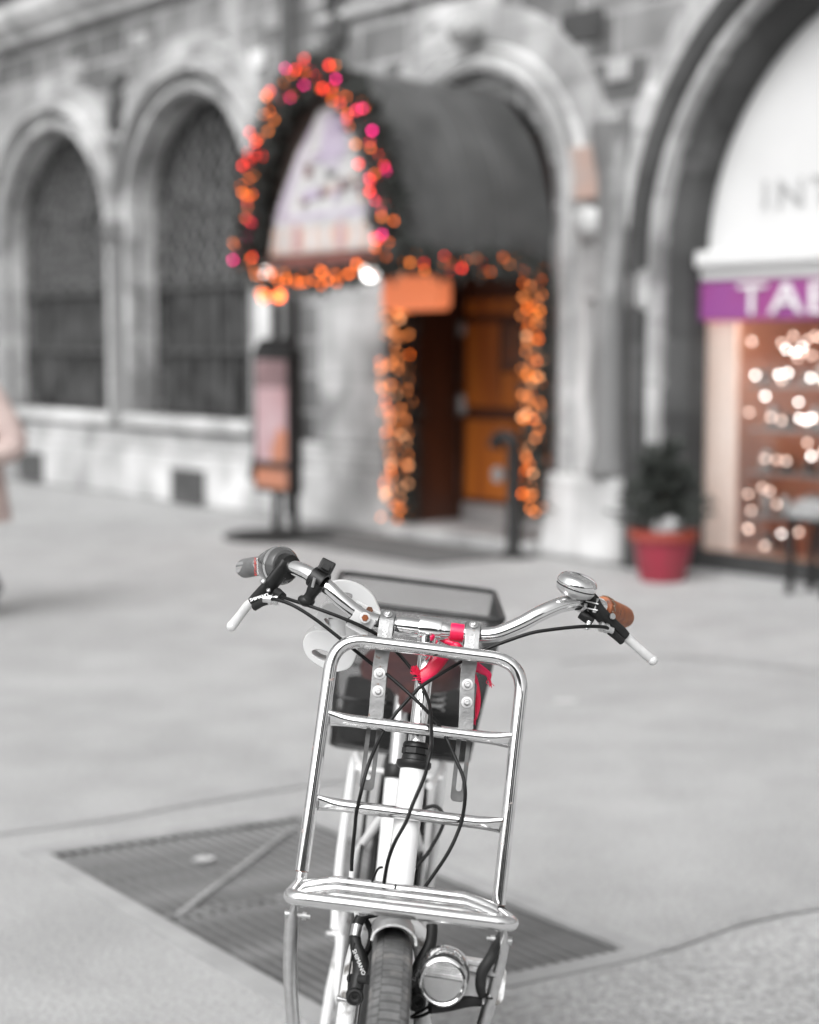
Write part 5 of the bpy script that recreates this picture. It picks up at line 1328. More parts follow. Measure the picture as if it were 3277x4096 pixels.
# --- headlight
hl = empty('headlight', (0, 0, 0)); hl.parent = bike; hl['label'] = 'round headlight with ribbed upper lens'
lcn = Vector((0.0615, -0.318, 0.6538)); lax = Vector((-0.10, -0.98, 0.12)).normalized()
MB().lathe([(0.0, 0.050), (0.014, 0.048), (0.022, 0.040), (0.0268, 0.026), (0.0290, 0.010), (0.0298, 0.0), (0.0298, -0.004), (0.0272, -0.004), (0.0266, 0.002), (0.0262, 0.028)][::-1], lcn, lax * -1, 36).build('housing', 'steel', hl)
up_ = (Vector((0, 0, 1)) - lax * lax.z).normalized(); rt_ = up_.cross(lax * -1)
lf = frame(lcn + lax * 0.0045, rt_, up_)
if lf.to_3x3().col[2].dot(lax) < 0: lf = frame(lcn + lax * 0.0045, rt_ * -1, up_)
upper = [(0.0262 * math.cos(math.radians(a)), 0.0262 * math.sin(math.radians(a))) for a in range(8, 173, 6)]
lower = [(0.0245 * math.cos(math.radians(a)), 0.0245 * math.sin(math.radians(a))) for a in range(-176, -3, 6)] + [(0.0245, 0.0022), (-0.0245, 0.0022)]
ul = MB().prism(upper, 0.003, lf).build('reflector_lens', 'lens_prism', hl, smooth=False)
b = MB()
for k in range(7):
    y = 0.0052 + k * 0.0030; hwid = math.sqrt(max(0, 0.0256 ** 2 - y * y)) * 0.98
    n = max(1, int(hwid * 2 / 0.0032))
    for j in range(n):
        x = -hwid + (j + 0.5) * 2 * hwid / n
        p = lf @ Vector((x + 0.0004, y + 0.0004, 0.0034)); q0 = [lf @ Vector((x + dx * 0.0015, y + dy * 0.0014, 0.0016)) for dx, dy in ((-1, -1), (1, -1), (1, 1), (-1, 1))]
        b.add([p] + q0, [(0, 1, 2), (0, 2, 3), (0, 3, 4), (0, 4, 1)])
b.build('reflector_prisms', 'lens_prism', ul, smooth=False)
# bowl mirror and cover glass of the lower lens
bowl = MB().lathe([(0.0240, 0.0), (0.020, -0.010), (0.012, -0.017), (0.004, -0.020), (0.0, -0.020)], lcn + lax * 0.004, lax, 30).build('reflector_bowl', 'aluminium', hl)
MB().prism(lower, 0.0022, lf).build('lens', 'clear_glass', hl, smooth=False)
MB().lathe([(0.0035, -0.018), (0.0035, -0.004), (0.0, -0.002)], lcn + lax * 0.004 - up_ * 0.002, lax, 12).build('lamp_bulb', 'black_metal', hl)
MB().bar(lcn + lax * -0.004 - up_ * 0.004 - rt_ * 0.014, lcn + lax * -0.004 - up_ * 0.012 + rt_ * 0.016, 0.003, 0.004).build('lamp_carrier', 'metal_grey', hl, smooth=False)
MB().tube([lcn + lax * 0.006 + (rt_ * math.cos(a) + up_ * math.sin(a)) * 0.0275 for a in [2 * math.pi * k / 40 for k in range(40)]], 0.0022, 8, closed=True).build('bezel', 'chrome', hl)
MB().lathe([(0.0, -0.004), (0.0285, -0.002), (0.0315, 0.006), (0.0310, 0.030), (0.022, 0.046), (0.0, 0.052)], lcn + up_ * 0.007, lax * -1, 30).build('visor', 'lens_prism', hl)
# bracket running to the right behind the carrier leg
b = MB(); b.prism(rounded_rect(0.072, 0.052, 0.012), 0.030, frame(Vector((0.1072, -0.262, 0.6387)), (0.99, 0, -0.02), (0.02, 0.2, 0.98)))
b.build('dynamo_body', 'white_dirty', hl, bevel=0.006, bseg=3)
b = MB(); b.prism(rounded_rect(0.060, 0.014, 0.003), 0.004, frame(Vector((0.1002, -0.276, 0.6602)), (1, 0, -0.12), (0.02, 0.75, 0.6)), holes=[rounded_rect(0.018, 0.005, 0.002, 3), ])
b.build('bracket', 'steel', hl, smooth=False)
MB().tube(smooth_path([(0.0506, -0.3, 0.6106), (0.0715, -0.292, 0.6125), (0.0984, -0.28, 0.6172), (0.1148, -0.275, 0.6185)], 5), 0.0075, 12).build('lamp_cable_loom', 'rubber', hl)
MB().ball(Vector((0.0854, -0.325, 0.6461)), 0.0028, 10, 8).build('screw', 'chrome', hl)
MB().tube(smooth_path([(0.0437, -0.255, 0.6115), (0.0466, -0.29, 0.6197), (0.0501, -0.3, 0.6149), (0.0444, -0.29, 0.6039), (0.0337, -0.275, 0.5888), (0.0319, -0.27, 0.5833), (0.0417, -0.275, 0.5879), (0.0547, -0.29, 0.6033), (0.065, -0.296, 0.6158)], 5), 0.0020, 8).build('lamp_wire', 'cable_black', hl)

# --- front carrier
fr = empty('front_carrier', (0, 0, 0)); fr.parent = bike; fr['label'] = 'chrome tubular front carrier'
def rk(x, z):   # point on the inclined rear plane of the carrier
    return (x, -0.05 - (1.02 - z) * 0.28, z)
hoop = fillet([rk(-0.1330, 0.712), rk(-0.1305, 1.0165), rk(0.1330, 1.0165), rk(0.1345, 0.700)], 0.046, 12)
MB().tube(hoop, 0.0093, 22).build('hoop', 'chrome_pitted', fr)
for z, m in ((0.911, 'crossbar'), (0.8005, 'crossbar')):
    n = 24; P = []; R = []; SQ = []
    for i in range(n + 1):
        f = i / n; x = -0.1245 + 0.251 * f; e = max(0, 1 - min(f, 1 - f) / 0.13)
        P.append(rk(x, z)); R.append(0.0086); SQ.append((1 + 0.42 * e ** 1.5, 1 - 0.45 * e ** 1.5))
    MB().tube(P, R, 18, ref=(0, -0.28, 1), squash=SQ).build('crossbar', 'chrome', fr)
    for x in (-0.1235, 0.1255):
        MB().ball(rk(x, z), 0.0088, 12, 8, (0.35, 0.8, 1.25)).build('weld', 'steel_plate', fr)
for s, x, z in ((-1, -0.1330, 0.712), (1, 0.1345, 0.700)):
    p0 = Vector(rk(x, z + 0.001)); p1 = Vector((x * 1.0, -0.141, 0.690 if s > 0 else 0.698))
    MB().tube([p0, p0 + (p1 - p0) * 1.3], 0.0076, 16).build('joint_pin', 'chrome', fr)
    MB().lathe([(0.0078, 0), (0.0085, 0.0003), (0.0085, 0.0022), (0.0078, 0.0025)], p0, p1 - p0, 16).build('rust_ring', 'rust', fr)
# platform
zb = 0.694
plat = fillet([(-0.1325, -0.128, 0.692), (-0.1335, -0.15, 0.697), (-0.1400, -0.312, 0.7345), (0.1385, -0.312, 0.7345), (0.1345, -0.15, 0.692), (0.1345, -0.130, 0.688)], 0.022, 8)
pf = MB().tube(plat, 0.0094, 20).build('platform_frame', 'chrome', fr)
for y in (-0.168, -0.212, -0.258):
    zz = {-0.168: 0.7150, -0.212: 0.7205, -0.258: 0.7250}[y] - 0.0140
    P = []
    for i in range(25):
        f = i / 24; x = -0.128 + 0.256 * f; e = 1 - abs(2 * f - 1)
        P.append((x, y, zz + 0.0125 * min(1, e * 3.0) ** 0.7))
    MB().tube(P, 0.0076, 18).build('platform_rail', 'chrome', fr)
# straps holding the carrier to the bar
def strap(tx, xt, xm, xb, label, zslot):
    e = empty('strap', (0, 0, 0)); e.parent = bike; e['label'] = label
    w, th = 0.0205, 0.0024
    up = [Vector((tx, -0.006, 1.056)), Vector((tx - 0.001, -0.021, 1.046)), Vector((xt, -0.037, 1.0105)), Vector((xt - 0.001, -0.041, 0.985)), Vector((xm, -0.060, 0.916)), Vector((xm, -0.062, 0.907))]
    up = fillet(up, 0.006, 4)
    b = MB(); sq = [(th / w, 1.0)] * len(up)
    vs, fs = [], []
    for i, p in enumerate(up):
        t = (up[min(i + 1, len(up) - 1)] - up[max(i - 1, 0)]).normalized(); sx = Vector((1, 0, 0)); nrm = sx.cross(t).normalized(); sx = t.cross(nrm).normalized()
        for (a, c_) in ((-1, -1), (1, -1), (1, 1), (-1, 1)): vs.append(p + sx * (a * w / 2) + nrm * (c_ * th / 2))
        if i:
            o = (i - 1) * 4
            for k in range(4): fs.append((o + k, o + (k + 1) % 4, o + 4 + (k + 1) % 4, o + 4 + k))
    fs += [(0, 1, 2, 3), tuple(len(vs) - 4 + k for k in range(4))]
    b.add(vs, fs).build('strap_plate', 'steel_plate', e, smooth=False, bevel=0.0006)
    # rusty lower edge
    MB().box((xm - w / 2 - 0.0003, -0.0645, 0.9065), (xm + w / 2 + 0.0003, -0.0605, 0.9125)).build('rust_edge', 'rust', e, smooth=False)
    # slotted tongue behind
    a = Vector((xt - 0.0005, -0.0300, 0.972)); bpt = Vector((xb, -0.0920, zslot)); dr = (bpt - a)
    Ln = dr.length; fm = frame((a + bpt) / 2, Vector((1, 0, 0)), dr * -1)
    out = rounded_rect(0.0200, Ln + 0.006, 0.0062, 5)
    slot = rounded_rect(0.0078, Ln * 0.60, 0.0038, 5); slot = [(x, y - (Ln * 0.20 - 0.011)) for x, y in slot]
    MB().prism(out, 0.0024, fm, [slot]).build('slotted_tongue', 'tongue', e, smooth=False, bevel=0.0004)
    for z_ in (0.9735, 0.9500):
        f = (z_ - 0.916) / (0.985 - 0.916); c = Vector((xm + (xt - 0.001 - xm) * f, -0.060 + 0.019 * f - 0.0015, z_)); nn = Vector((0, -0.96, 0.26))
        MB().lathe([(0.0078, 0), (0.0078, 0.0012), (0.003, 0.0014)], c, nn, 22).build('washer', 'steel', e)
        MB().lathe([(0.0046, 0.0012), (0.0046, 0.0036), (0.0036, 0.0048), (0.0022, 0.0049), (0.0020, 0.0026), (0, 0.0026)], c, nn, 18).build('bolt', 'steel', e)
    # clamp block round the bar
    c = Vector((tx + 0.0, 0, 1.0365)); ring_on(c, Vector((1, 0, 0)), 0.0116, 0.021, 0.004, 24).build('rubber_liner', 'rubber', e)
    tn = (up[2] - up[0]).normalized()
    nn = Vector((0, -0.60, 0.80)); q = Vector((tx - 0.0005, -0.0150, 1.0525))
    MB().lathe([(0.0062, 0), (0.0062, 0.001), (0.0044, 0.0012), (0.0040, 0.0035), (0.0022, 0.0042), (0.0020, 0.0025), (0, 0.0025)], q, nn, 18).build('bolt', 'steel', e)
    p0, p1 = Vector((tx - 0.001, -0.0215, 1.046)), Vector((xt, -0.037, 1.0105))
    dn = (p1 - p0).normalized(); nn = Vector((1, 0, 0)).cross(dn).normalized()
    if nn.y > 0: nn = -nn
    text_part('embossing', 'BASIL', 0.0098, 'grey_print', e, frame((p0 + p1) / 2 + nn * 0.0013 - dn * 0.001, dn * -1, nn.cross(dn * -1)), 0.0003)
    return e
strap(-0.0605, -0.0620, -0.0600, -0.0590, 'left strap with slotted tongue', 0.8235)
strap(0.0600, 0.0600, 0.0650, 0.0690, 'right strap with slotted tongue', 0.8235)
# carrier legs down to the front axle
def leg(path, label):
    P = smooth_path(path, 8); n = len(P); sq = []; R = []
    for i in range(n):
        f = i / (n - 1); e = max(0, 1 - f / 0.22) ** 0.8
        e2 = max(0, 1 - f / 0.13)
        sq.append((1 + 0.25 * e, 1 - 0.80 * e)); R.append(0.0088)
    o = MB().tube(P, R, 16, ref=(0.05, -1, 0.0), squash=sq).build('leg', 'steel', fr, sharp=70)
    return o
leg([(-0.1335, -0.265, 0.7160), (-0.1345, -0.268, 0.685), (-0.128, -0.276, 0.62), (-0.112, -0.285, 0.54), (-0.072, -0.297, 0.35)], 'left')
leg([(0.1335, -0.265, 0.7160), (0.1335, -0.268, 0.685), (0.127, -0.276, 0.62), (0.112, -0.285, 0.54), (0.072, -0.297, 0.35)], 'right')
for s in (-1, 1):
    MB().lathe([(0.0055, -0.010), (0.0055, -0.004), (0.0030, -0.004), (0.0030, 0.012), (0.0048, 0.012), (0.0048, 0.017), (0.0025, 0.017), (0.0025, 0.022), (0, 0.022)], (s * 0.1345, -0.268, 0.697), (-s, 0, 0), 10).build('leg_bolt', 'steel', fr)
# ties on the carrier
for (p, d, r) in (((0.1347, -0.168, 0.6975), (0.02, -1, 0.23), 0.0090), ((0.1357, -0.215, 0.7075), (0.02, -1, 0.23), 0.0090)):
    ring_on(Vector(p), Vector(d), r, 0.0022, 0.0016).build('cable_tie', 'cable_black', fr)
MB().tube([(-0.0071, -0.172, 0.7203), (-0.0074, -0.186, 0.7191), (-0.0073, -0.196, 0.716)], 0.0016, 6).build('cable_tie', 'cable_black', fr)
ring_on(Vector((0.1192, -0.281, 0.629)), Vector((-0.3, -0.1, -1)), 0.0094, 0.002, 0.0016).build('cable_tie', 'cable_black', fr)
MB().tube(smooth_path([(0.1304, -0.262, 0.7032), (0.1237, -0.275, 0.689), (0.1192, -0.285, 0.6779), (0.1111, -0.288, 0.6613), (0.1111, -0.288, 0.6426), (0.1155, -0.286, 0.628)], 5), [0.004, 0.006, 0.0075, 0.0075, 0.007, 0.005], 10).build('wire_sleeve', 'rubber', fr)

# --- cables
def cable(path, m='cable_black', r=0.0026, name='cable', label=None):
    o = MB().tube(smooth_path(path, 7), r, 10).build(name, m, bike)
    if label: o['label'] = label
    return o
cable([(-0.2274, 0.008, 1.0489), (-0.219, 0, 1.0512), (-0.1949, -0.012, 1.048), (-0.1624, -0.02, 1.0345), (-0.1184, -0.028, 1.0097), (-0.1033, -0.03, 1.0006), (-0.0719, -0.03, 0.9812), (-0.0494, -0.046, 0.9721), (-0.0153, -0.072, 0.9537), (0.0133, -0.08, 0.9325), (0.0281, -0.082, 0.9182), (0.0416, -0.09, 0.9006), (0.0533, -0.108, 0.8833), (0.0655, -0.12, 0.8636), (0.0711, -0.128, 0.8441), (0.0719, -0.132, 0.8171), (0.069, -0.136, 0.7963), (0.0568, -0.145, 0.7614), (0.0304, -0.15, 0.7105), (0.0188, -0.15, 0.6886), (-0.0225, -0.155, 0.672), (-0.0459, -0.165, 0.6666)], label='left brake cable')
cable([(0.2497, 0.01, 1.0673), (0.2426, 0.004, 1.0694), (0.2128, -0.01, 1.0687), (0.1659, -0.02, 1.0598), (0.1313, -0.024, 1.0489), (0.0767, -0.026, 1.0205), (0.0462, -0.03, 0.9999), (0.0002, -0.06, 0.9692), (-0.014, -0.066, 0.9539), (-0.0298, -0.072, 0.9326), (-0.0395, -0.076, 0.9176), (-0.0485, -0.084, 0.8997), (-0.059, -0.108, 0.8734), (-0.0645, -0.124, 0.8522), (-0.068, -0.134, 0.8256), (-0.0704, -0.132, 0.7992), (-0.0697, -0.13, 0.777), (-0.0689, -0.134, 0.7421), (-0.067, -0.136, 0.7186)], label='right brake cable')
cable([(-0.0671, -0.136, 0.7199), (-0.0648, -0.138, 0.7043), (-0.0605, -0.15, 0.6885), (-0.0524, -0.166, 0.6688)], 'white_print', 0.0033, 'cable_ferrule')
cable([(-0.2144, 0.024, 1.0536), (-0.2077, 0.012, 1.0529), (-0.1645, -0.014, 1.0488), (-0.1202, -0.022, 1.0395), (-0.0895, -0.022, 1.0299), (-0.0683, -0.018, 1.0197), (-0.0383, -0.016, 0.9981), (-0.012, -0.032, 0.9754), (-0.0017, -0.042, 0.9622), (0.0085, -0.06, 0.9481), (0.0133, -0.086, 0.9338), (0.017, -0.126, 0.9107), (0.017, -0.15, 0.9022), (0.015, -0.16, 0.8887), (0.0123, -0.166, 0.8672), (0.0013, -0.176, 0.8319), (-0.0047, -0.182, 0.8089), (-0.0156, -0.186, 0.7818), (-0.0215, -0.18, 0.753), (-0.0227, -0.168, 0.7157), (-0.0202, -0.15, 0.6837), (-0.009, -0.05, 0.6127)], label='shifter cable')
MB().tube([(-0.2209, 0.034, 1.0554), (-0.2114, 0.02, 1.0532)], [0.0075, 0.0058], 14).build('cable_boot', 'rubber', bike)
MB().tube(smooth_path([(-0.0272, -0.176, 0.743), (-0.032, -0.174, 0.7405), (-0.036, -0.172, 0.7315), (-0.0384, -0.17, 0.7202), (-0.0399, -0.168, 0.7115)], 5), 0.0017, 6).build('cable_tie', 'cable_black', bike)
cable([(0.0313, 0.25, 0.7081), (0.0487, 0.24, 0.7185), (0.0585, 0.235, 0.7173), (0.0666, 0.23, 0.706), (0.0661, 0.23, 0.6868), (0.052, 0.23, 0.6504), (0.036, 0.24, 0.6175)], 'rubber', 0.003, label='rear brake cable loop')

# --- plastic cup holder behind the bar on the left
ch = empty('cup_holder', (0, 0, 0)); ch.parent = bike; ch['label'] = 'pale plastic cup holder clamped behind the left of the bar'
def traced(pts, y, thick, name, holes=None, bevel=0.004, n=3, m='ivory_plastic'):
    def cv(P):
        Q = smooth_path([(p[0], p[2], 0) for p in P], n, closed=True); return [(q.x, q.y) for q in Q]
    b = MB(); b.prism(cv(pts), thick, Matrix(((1, 0, 0, 0), (0, 0, 1, y), (0, 1, 0, 0), (0, 0, 0, 1))), [cv(h) for h in (holes or [])])
    return b.build(name, m, ch, bevel=bevel, bseg=3, sharp=45)
traced([(-0.1519, 0.06, 1.0714), (-0.1425, 0.06, 1.0789), (-0.127, 0.06, 1.0815), (-0.1065, 0.06, 1.0778), (-0.0888, 0.06, 1.0683), (-0.0799, 0.06, 1.0575), (-0.071, 0.06, 1.0413), (-0.0738, 0.06, 1.0304), (-0.0849, 0.06, 1.02), (-0.1053, 0.06, 1.0174), (-0.1258, 0.06, 1.0273), (-0.1487, 0.06, 1.0454)], 0.062, 0.012, 'upper_plate',
       [[(-0.1276, 0.06, 1.0641), (-0.1158, 0.06, 1.0635), (-0.1144, 0.06, 1.0574), (-0.1182, 0.06, 1.0548)]], 0.003)
traced([(-0.1572, 0.05, 1.0403), (-0.142, 0.05, 1.0505), (-0.117, 0.05, 1.0426), (-0.0903, 0.05, 1.021), (-0.0784, 0.05, 1.0141), (-0.0801, 0.05, 1.0055), (-0.0996, 0.05, 0.9961), (-0.1216, 0.05, 0.9961), (-0.1426, 0.05, 0.999), (-0.1587, 0.05, 1.0068), (-0.1632, 0.05, 1.0215)], 0.052, 0.034, 'middle_ring',
       [[(-0.15, 0.05, 1.0259), (-0.1393, 0.05, 1.0287), (-0.129, 0.05, 1.023), (-0.1318, 0.05, 1.0116), (-0.1421, 0.05, 1.0172)]], 0.006)
traced([(-0.1751, 0.04, 0.9884), (-0.1714, 0.04, 1.0034), (-0.1573, 0.04, 1.0114), (-0.1367, 0.04, 1.0112), (-0.1142, 0.04, 1.0058), (-0.0992, 0.04, 0.9952), (-0.0987, 0.04, 0.98), (-0.1049, 0.04, 0.9639), (-0.1178, 0.04, 0.9567), (-0.13, 0.04, 0.9558), (-0.1477, 0.04, 0.9606), (-0.1662, 0.04, 0.9714)], 0.042, 0.046, 'lower_ring',
       [[(-0.1616, 0.04, 0.979), (-0.1526, 0.04, 0.9843), (-0.1373, 0.04, 0.982), (-0.1255, 0.04, 0.9752), (-0.1302, 0.04, 0.9684), (-0.1482, 0.04, 0.9702)]], 0.010)
MB().bar((-0.1125, -0.016, 1.0415), (-0.0814, -0.016, 1.0278), 0.004, 0.028, (0.4, 0, 0.9)).build('clamp_plate', 'ivory_plastic', ch, smooth=False, bevel=0.0015)
MB().bar((-0.1118, 0.016, 1.0487), (-0.0734, 0.016, 1.0343), 0.004, 0.028, (0.4, 0, 0.9)).build('clamp_plate', 'ivory_plastic', ch, smooth=False, bevel=0.0015)
MB().tube([(-0.1064, -0.002, 1.0427), (-0.082, -0.002, 1.0301)], 0.0150, 20).build('clamp_sleeve', 'ivory_plastic', ch)
MB().tube([(-0.1108, -0.002, 1.0455), (-0.1057, -0.002, 1.0428)], 0.0158, 20).build('rubber_liner', 'rubber', ch)
MB().lathe([(0.0075, 0), (0.0075, 0.007), (0.0055, 0.0075)], (-0.0927, -0.019, 1.0445), (0.1, -1, 0.1), 16).build('bolt_boss', 'ivory_plastic', ch)
MB().lathe([(0.0050, 0), (0.0050, 0.0085), (0, 0.0088)], (-0.0927, -0.019, 1.0445), (0.1, -1, 0.1), 6).build('bolt', 'rust', ch)
MB().lathe([(0.0050, 0), (0.0050, 0.006), (0, 0.006)], (-0.0876, 0.012, 1.051), (0.1, -1, 0.1), 6).build('bolt', 'rust', ch)
MB().tube([(-0.1309, 0.045, 1.0292), (-0.1245, 0.045, 0.9987)], 0.014, 16).build('post', 'ivory_plastic', ch)

# --- saddle
vs, fs = [], []; K = 17
prof = [(0.43, 0.012, 0.845), (0.45, 0.021, 0.856), (0.50, 0.026, 0.862), (0.56, 0.036, 0.864), (0.61, 0.062, 0.868), (0.66, 0.088, 0.876), (0.70, 0.095, 0.882), (0.735, 0.090, 0.882), (0.76, 0.066, 0.876), (0.77, 0.03, 0.868)]
for (y, w, z) in prof:
    for k in range(K):
        a = math.pi * k / (K - 1)
        cx_ = math.cos(a); sx_ = math.sin(a)
        drop = 0.022 + 0.030 * min(1, w / 0.09)
        vs.append((w * cx_, y, z - drop * (1 - sx_ ** 0.6) - (0.005 * (1 - abs(cx_)) if w > 0.05 else 0)))
for i in range(len(prof) - 1):
    for k in range(K - 1): fs.append((i * K + k, i * K + k + 1, (i + 1) * K + k + 1, (i + 1) * K + k))
    fs.append((i * K, (i + 1) * K, (i + 1) * K + K - 1, i * K + K - 1))
fs += [tuple(range(K)), tuple((len(prof) - 1) * K + k for k in range(K))]
sdl = MB().add(vs, fs).build('saddle', 'saddle', bike, sharp=70)
for s in (-1, 1):
    MB().tube(fillet([(s * 0.012, 0.45, 0.838), (s * 0.022, 0.52, 0.812), (s * 0.022, 0.60, 0.812), (s * 0.05, 0.70, 0.838)], 0.03), 0.0038, 8).build('saddle_rail', 'steel', sdl)
    MB().tube([(s * 0.055 + 0.012 * math.cos(t * 0.9), 0.69 + 0.012 * math.sin(t * 0.9), 0.775 + t * 0.0017) for t in range(38)], 0.0026, 6).build('saddle_spring', 'steel', sdl)
b = MB(); b.box((-0.028, 0.47, 0.795), (0.028, 0.53, 0.824)); b.build('saddle_clamp', 'black_plastic', bike, bevel=0.006)
MB().tube([sp_top, (-0.004, 0.50, 0.80)], 0.013, 14).build('seat_post_head', 'aluminium', bike)

# --- wire basket on the rear carrier
bk = empty('rear_basket', (0, 0, 0)); bk.parent = bike; bk['label'] = 'black wire mesh basket on the rear carrier'
BT = [(-0.160, 0.74, 0.945), (0.160, 0.74, 0.945), (0.160, 1.12, 0.945), (-0.160, 1.12, 0.945)]
BB = [(-0.132, 0.77, 0.665), (0.132, 0.77, 0.665), (0.132, 1.08, 0.665), (-0.132, 1.08, 0.665)]
MB().tube(fillet([Vector(BT[0]).lerp(Vector(BT[1]), 0.5)] + [BT[1], BT[2], BT[3], BT[0]] + [Vector(BT[0]).lerp(Vector(BT[1]), 0.5)], 0.03), 0.0055, 10).build('rim', 'basket_wire', bk)
MB().tube(fillet([Vector(BB[0]).lerp(Vector(BB[1]), 0.5)] + [BB[1], BB[2], BB[3], BB[0]] + [Vector(BB[0]).lerp(Vector(BB[1]), 0.5)], 0.03), 0.0045, 10).build('rim', 'basket_wire', bk)
def mesh_panel(a, b_, c, d, nu, nv):
    a, b_, c, d = map(Vector, (a, b_, c, d)); vs, fs = [], []
    def P(u, v): return a.lerp(b_, u).lerp(d.lerp(c, u), v)
    w = 0.00062
    for i in range(nu + nv):       # diagonal wires both ways
        for sgn in (1, -1):
            pts = []
            for j in range(nv + 1):
                u = (i - nv + j) / nu if sgn > 0 else (i - j) / nu
                if 0 <= u <= 1: pts.append(P(u, j / nv))
            if len(pts) > 1:
                nrm = (b_ - a).cross(d - a).normalized()
                p, q = pts[0], pts[-1]; dv = (q - p).normalized(); s_ = dv.cross(nrm) * w * 0.9; t_ = nrm * w * 0.6
                k = len(vs); vs += [p - s_ - t_, p + s_ - t_, p + s_ + t_, p - s_ + t_, q - s_ - t_, q + s_ - t_, q + s_ + t_, q - s_ + t_]
                fs += [(k, k + 1, k + 5, k + 4), (k + 1, k + 2, k + 6, k + 5), (k + 2, k + 3, k + 7, k + 6), (k + 3, k, k + 4, k + 7)]
    return vs, fs
for (i, j, nu) in ((0, 1, 36), (1, 2, 42), (2, 3, 36), (3, 0, 42)):
    v_, f_ = mesh_panel(BB[i], BB[j], BT[j], BT[i], nu, 32)
    tag(MB().add(v_, f_).build('wire_mesh', 'basket_wire', bk, smooth=False), kind='stuff')
v_, f_ = mesh_panel(BB[0], BB[1], BB[2], BB[3], 44, 50)
tag(MB().add(v_, f_).build('wire_mesh', 'basket_wire', bk, smooth=False), kind='stuff')
for z in (0.76,):
    f = (z - 0.665) / 0.28; q = [Vector(BB[k]).lerp(Vector(BT[k]), f) for k in range(4)]
    MB().tube(fillet([q[0].lerp(q[1], 0.5), q[1], q[2], q[3], q[0], q[0].lerp(q[1], 0.5)], 0.03), 0.003, 8).build('band', 'basket_wire', bk)

# --- chain guard, cranks, pedals, stand
cg = MB(); pts = [(0.20, 0.285), (0.22, 0.32), (0.30, 0.35), (0.42, 0.35), (0.70, 0.36), (0.74, 0.32), (0.70, 0.265), (0.42, 0.21), (0.30, 0.175), (0.20, 0.20)]
Q = smooth_path([(p[0], p[1], 0) for p in pts], 4, closed=True)
cg.prism([(q.x, q.y) for q in Q], 0.022, Matrix(((0, 0, 1, -0.050), (1, 0, 0, 0), (0, 1, 0, 0), (0, 0, 0, 1)))); cg.build('chain_guard', 'metal_grey', bike, bevel=0.006)
for s, a in ((-1, 205), (1, 25)):
    d = Vector((0, -math.cos(math.radians(a)), math.sin(math.radians(a)))); p0 = Vector((s * 0.078, 0.30, 0.285)); p1 = p0 + d * 0.165 + Vector((s * 0.008, 0, 0))
    MB().tube([p0, p1], [0.012, 0.009], 10).build('crank', 'black_metal', bike)
    pdl = MB().box((p1.x + s * 0.012, p1.y - 0.034, p1.z - 0.012), (p1.x + s * 0.098, p1.y + 0.034, p1.z + 0.012)).build('pedal', 'rubber', bike, bevel=0.006)
for s in (-1, 1):
    sec_ = [(RAX.y + r * math.cos(math.radians(a)), RAX.z + r * math.sin(math.radians(a))) for r, rng in ((0.335, range(95, 181, 8)), (0.17, range(176, 94, -8))) for a in rng]
    MB().prism(sec_, 0.006, Matrix(((0, 0, 1, s * 0.052), (1, 0, 0, 0), (0, 1, 0, 0), (0, 0, 0, 1)))).build('coat_guard', 'black_plastic', bike, smooth=False, bevel=0.002)
b = MB(); b.tube(fillet([(0.05, 0.62, 0.27), (0.075, 0.66, 0.24), (0.155, 0.70, 0.021)], 0.03), [0.010, 0.009, 0.008], 10); b.build('kickstand', 'white_dirty', bike)
b = MB(); b.tube([(-0.066, 0.70, 0.31), (-0.072, 0.69, 0.22), (-0.080, 0.67, 0.09)], [0.010, 0.0125, 0.006], 10); b.build('stand_leg', 'white_dirty', bike)

# ------------------------------------------------------------------ the red ribbon tied to the bar
rib = empty('ribbon', (0, 0, 0)); rib.matrix_world = BM
tag(rib, 'frayed red satin ribbon knotted round the handlebar', 'ribbon')
RX = 0.0385
MB().lathe([(0.0115, -0.0092), (0.0128, -0.0092), (0.0131, -0.003), (0.0129, 0.003), (0.0130, 0.0092), (0.0115, 0.0092), (0.0115, -0.0092)], (RX, 0, 1.0362), (1, 0.0, -0.01), 30).build('wrap', 'ribbon', rib)
b = MB(); b.ball((RX + 0.001, -0.013, 1.019), 0.0062, 14, 10, (1.3, 0.8, 1.0)); b.build('knot', 'ribbon', rib)
def band(name, pts, w0, th=0.0004):
    """pts: (centre, half-width vector)"""
    C_ = smooth_path([p[0] for p in pts], 6); W_ = smooth_path([p[1] for p in pts], 6)
    vs, fs = [], []
    n = 5
    for c, w in zip(C_, W_):
        w = w * w0
        for k in range(n):
            f = -1 + 2 * k / (n - 1); v = c + w * f; v = v + Vector((0, -0.0012 * (1 - f * f), 0)); vs.append(v)
    for i in range(len(C_) - 1):
        for k in range(n - 1): fs.append((i * n + k, i * n + k + 1, (i + 1) * n + k + 1, (i + 1) * n + k))
    o = MB().add(vs, fs).build(name, 'ribbon', rib, sharp=80)
    s = o.modifiers.new('solid', 'SOLIDIFY'); s.thickness = 0.0005
    return o
def V(p): return Vector(p)
band('tail', [(V((0.0397, -0.015, 1.0226)), Vector((0.0035, 0, -0.001))), (V((0.0324, -0.02, 1.0159)), Vector((0.0060, 0.001, -0.0015))), (V((0.0231, -0.024, 1.0046)), Vector((0.0090, 0.002, -0.002))), (V((0.015, -0.03, 0.9939)), Vector((0.0088, 0.001, -0.004))), (V((0.0056, -0.036, 0.9831)), Vector((0.0072, -0.002, -0.0062))), (V((-0.0009, -0.038, 0.9773)), Vector((0.0040, -0.003, -0.0085))), (V((-0.0052, -0.039, 0.9743)), Vector((0.0022, -0.003, -0.0088)))], 1.0)
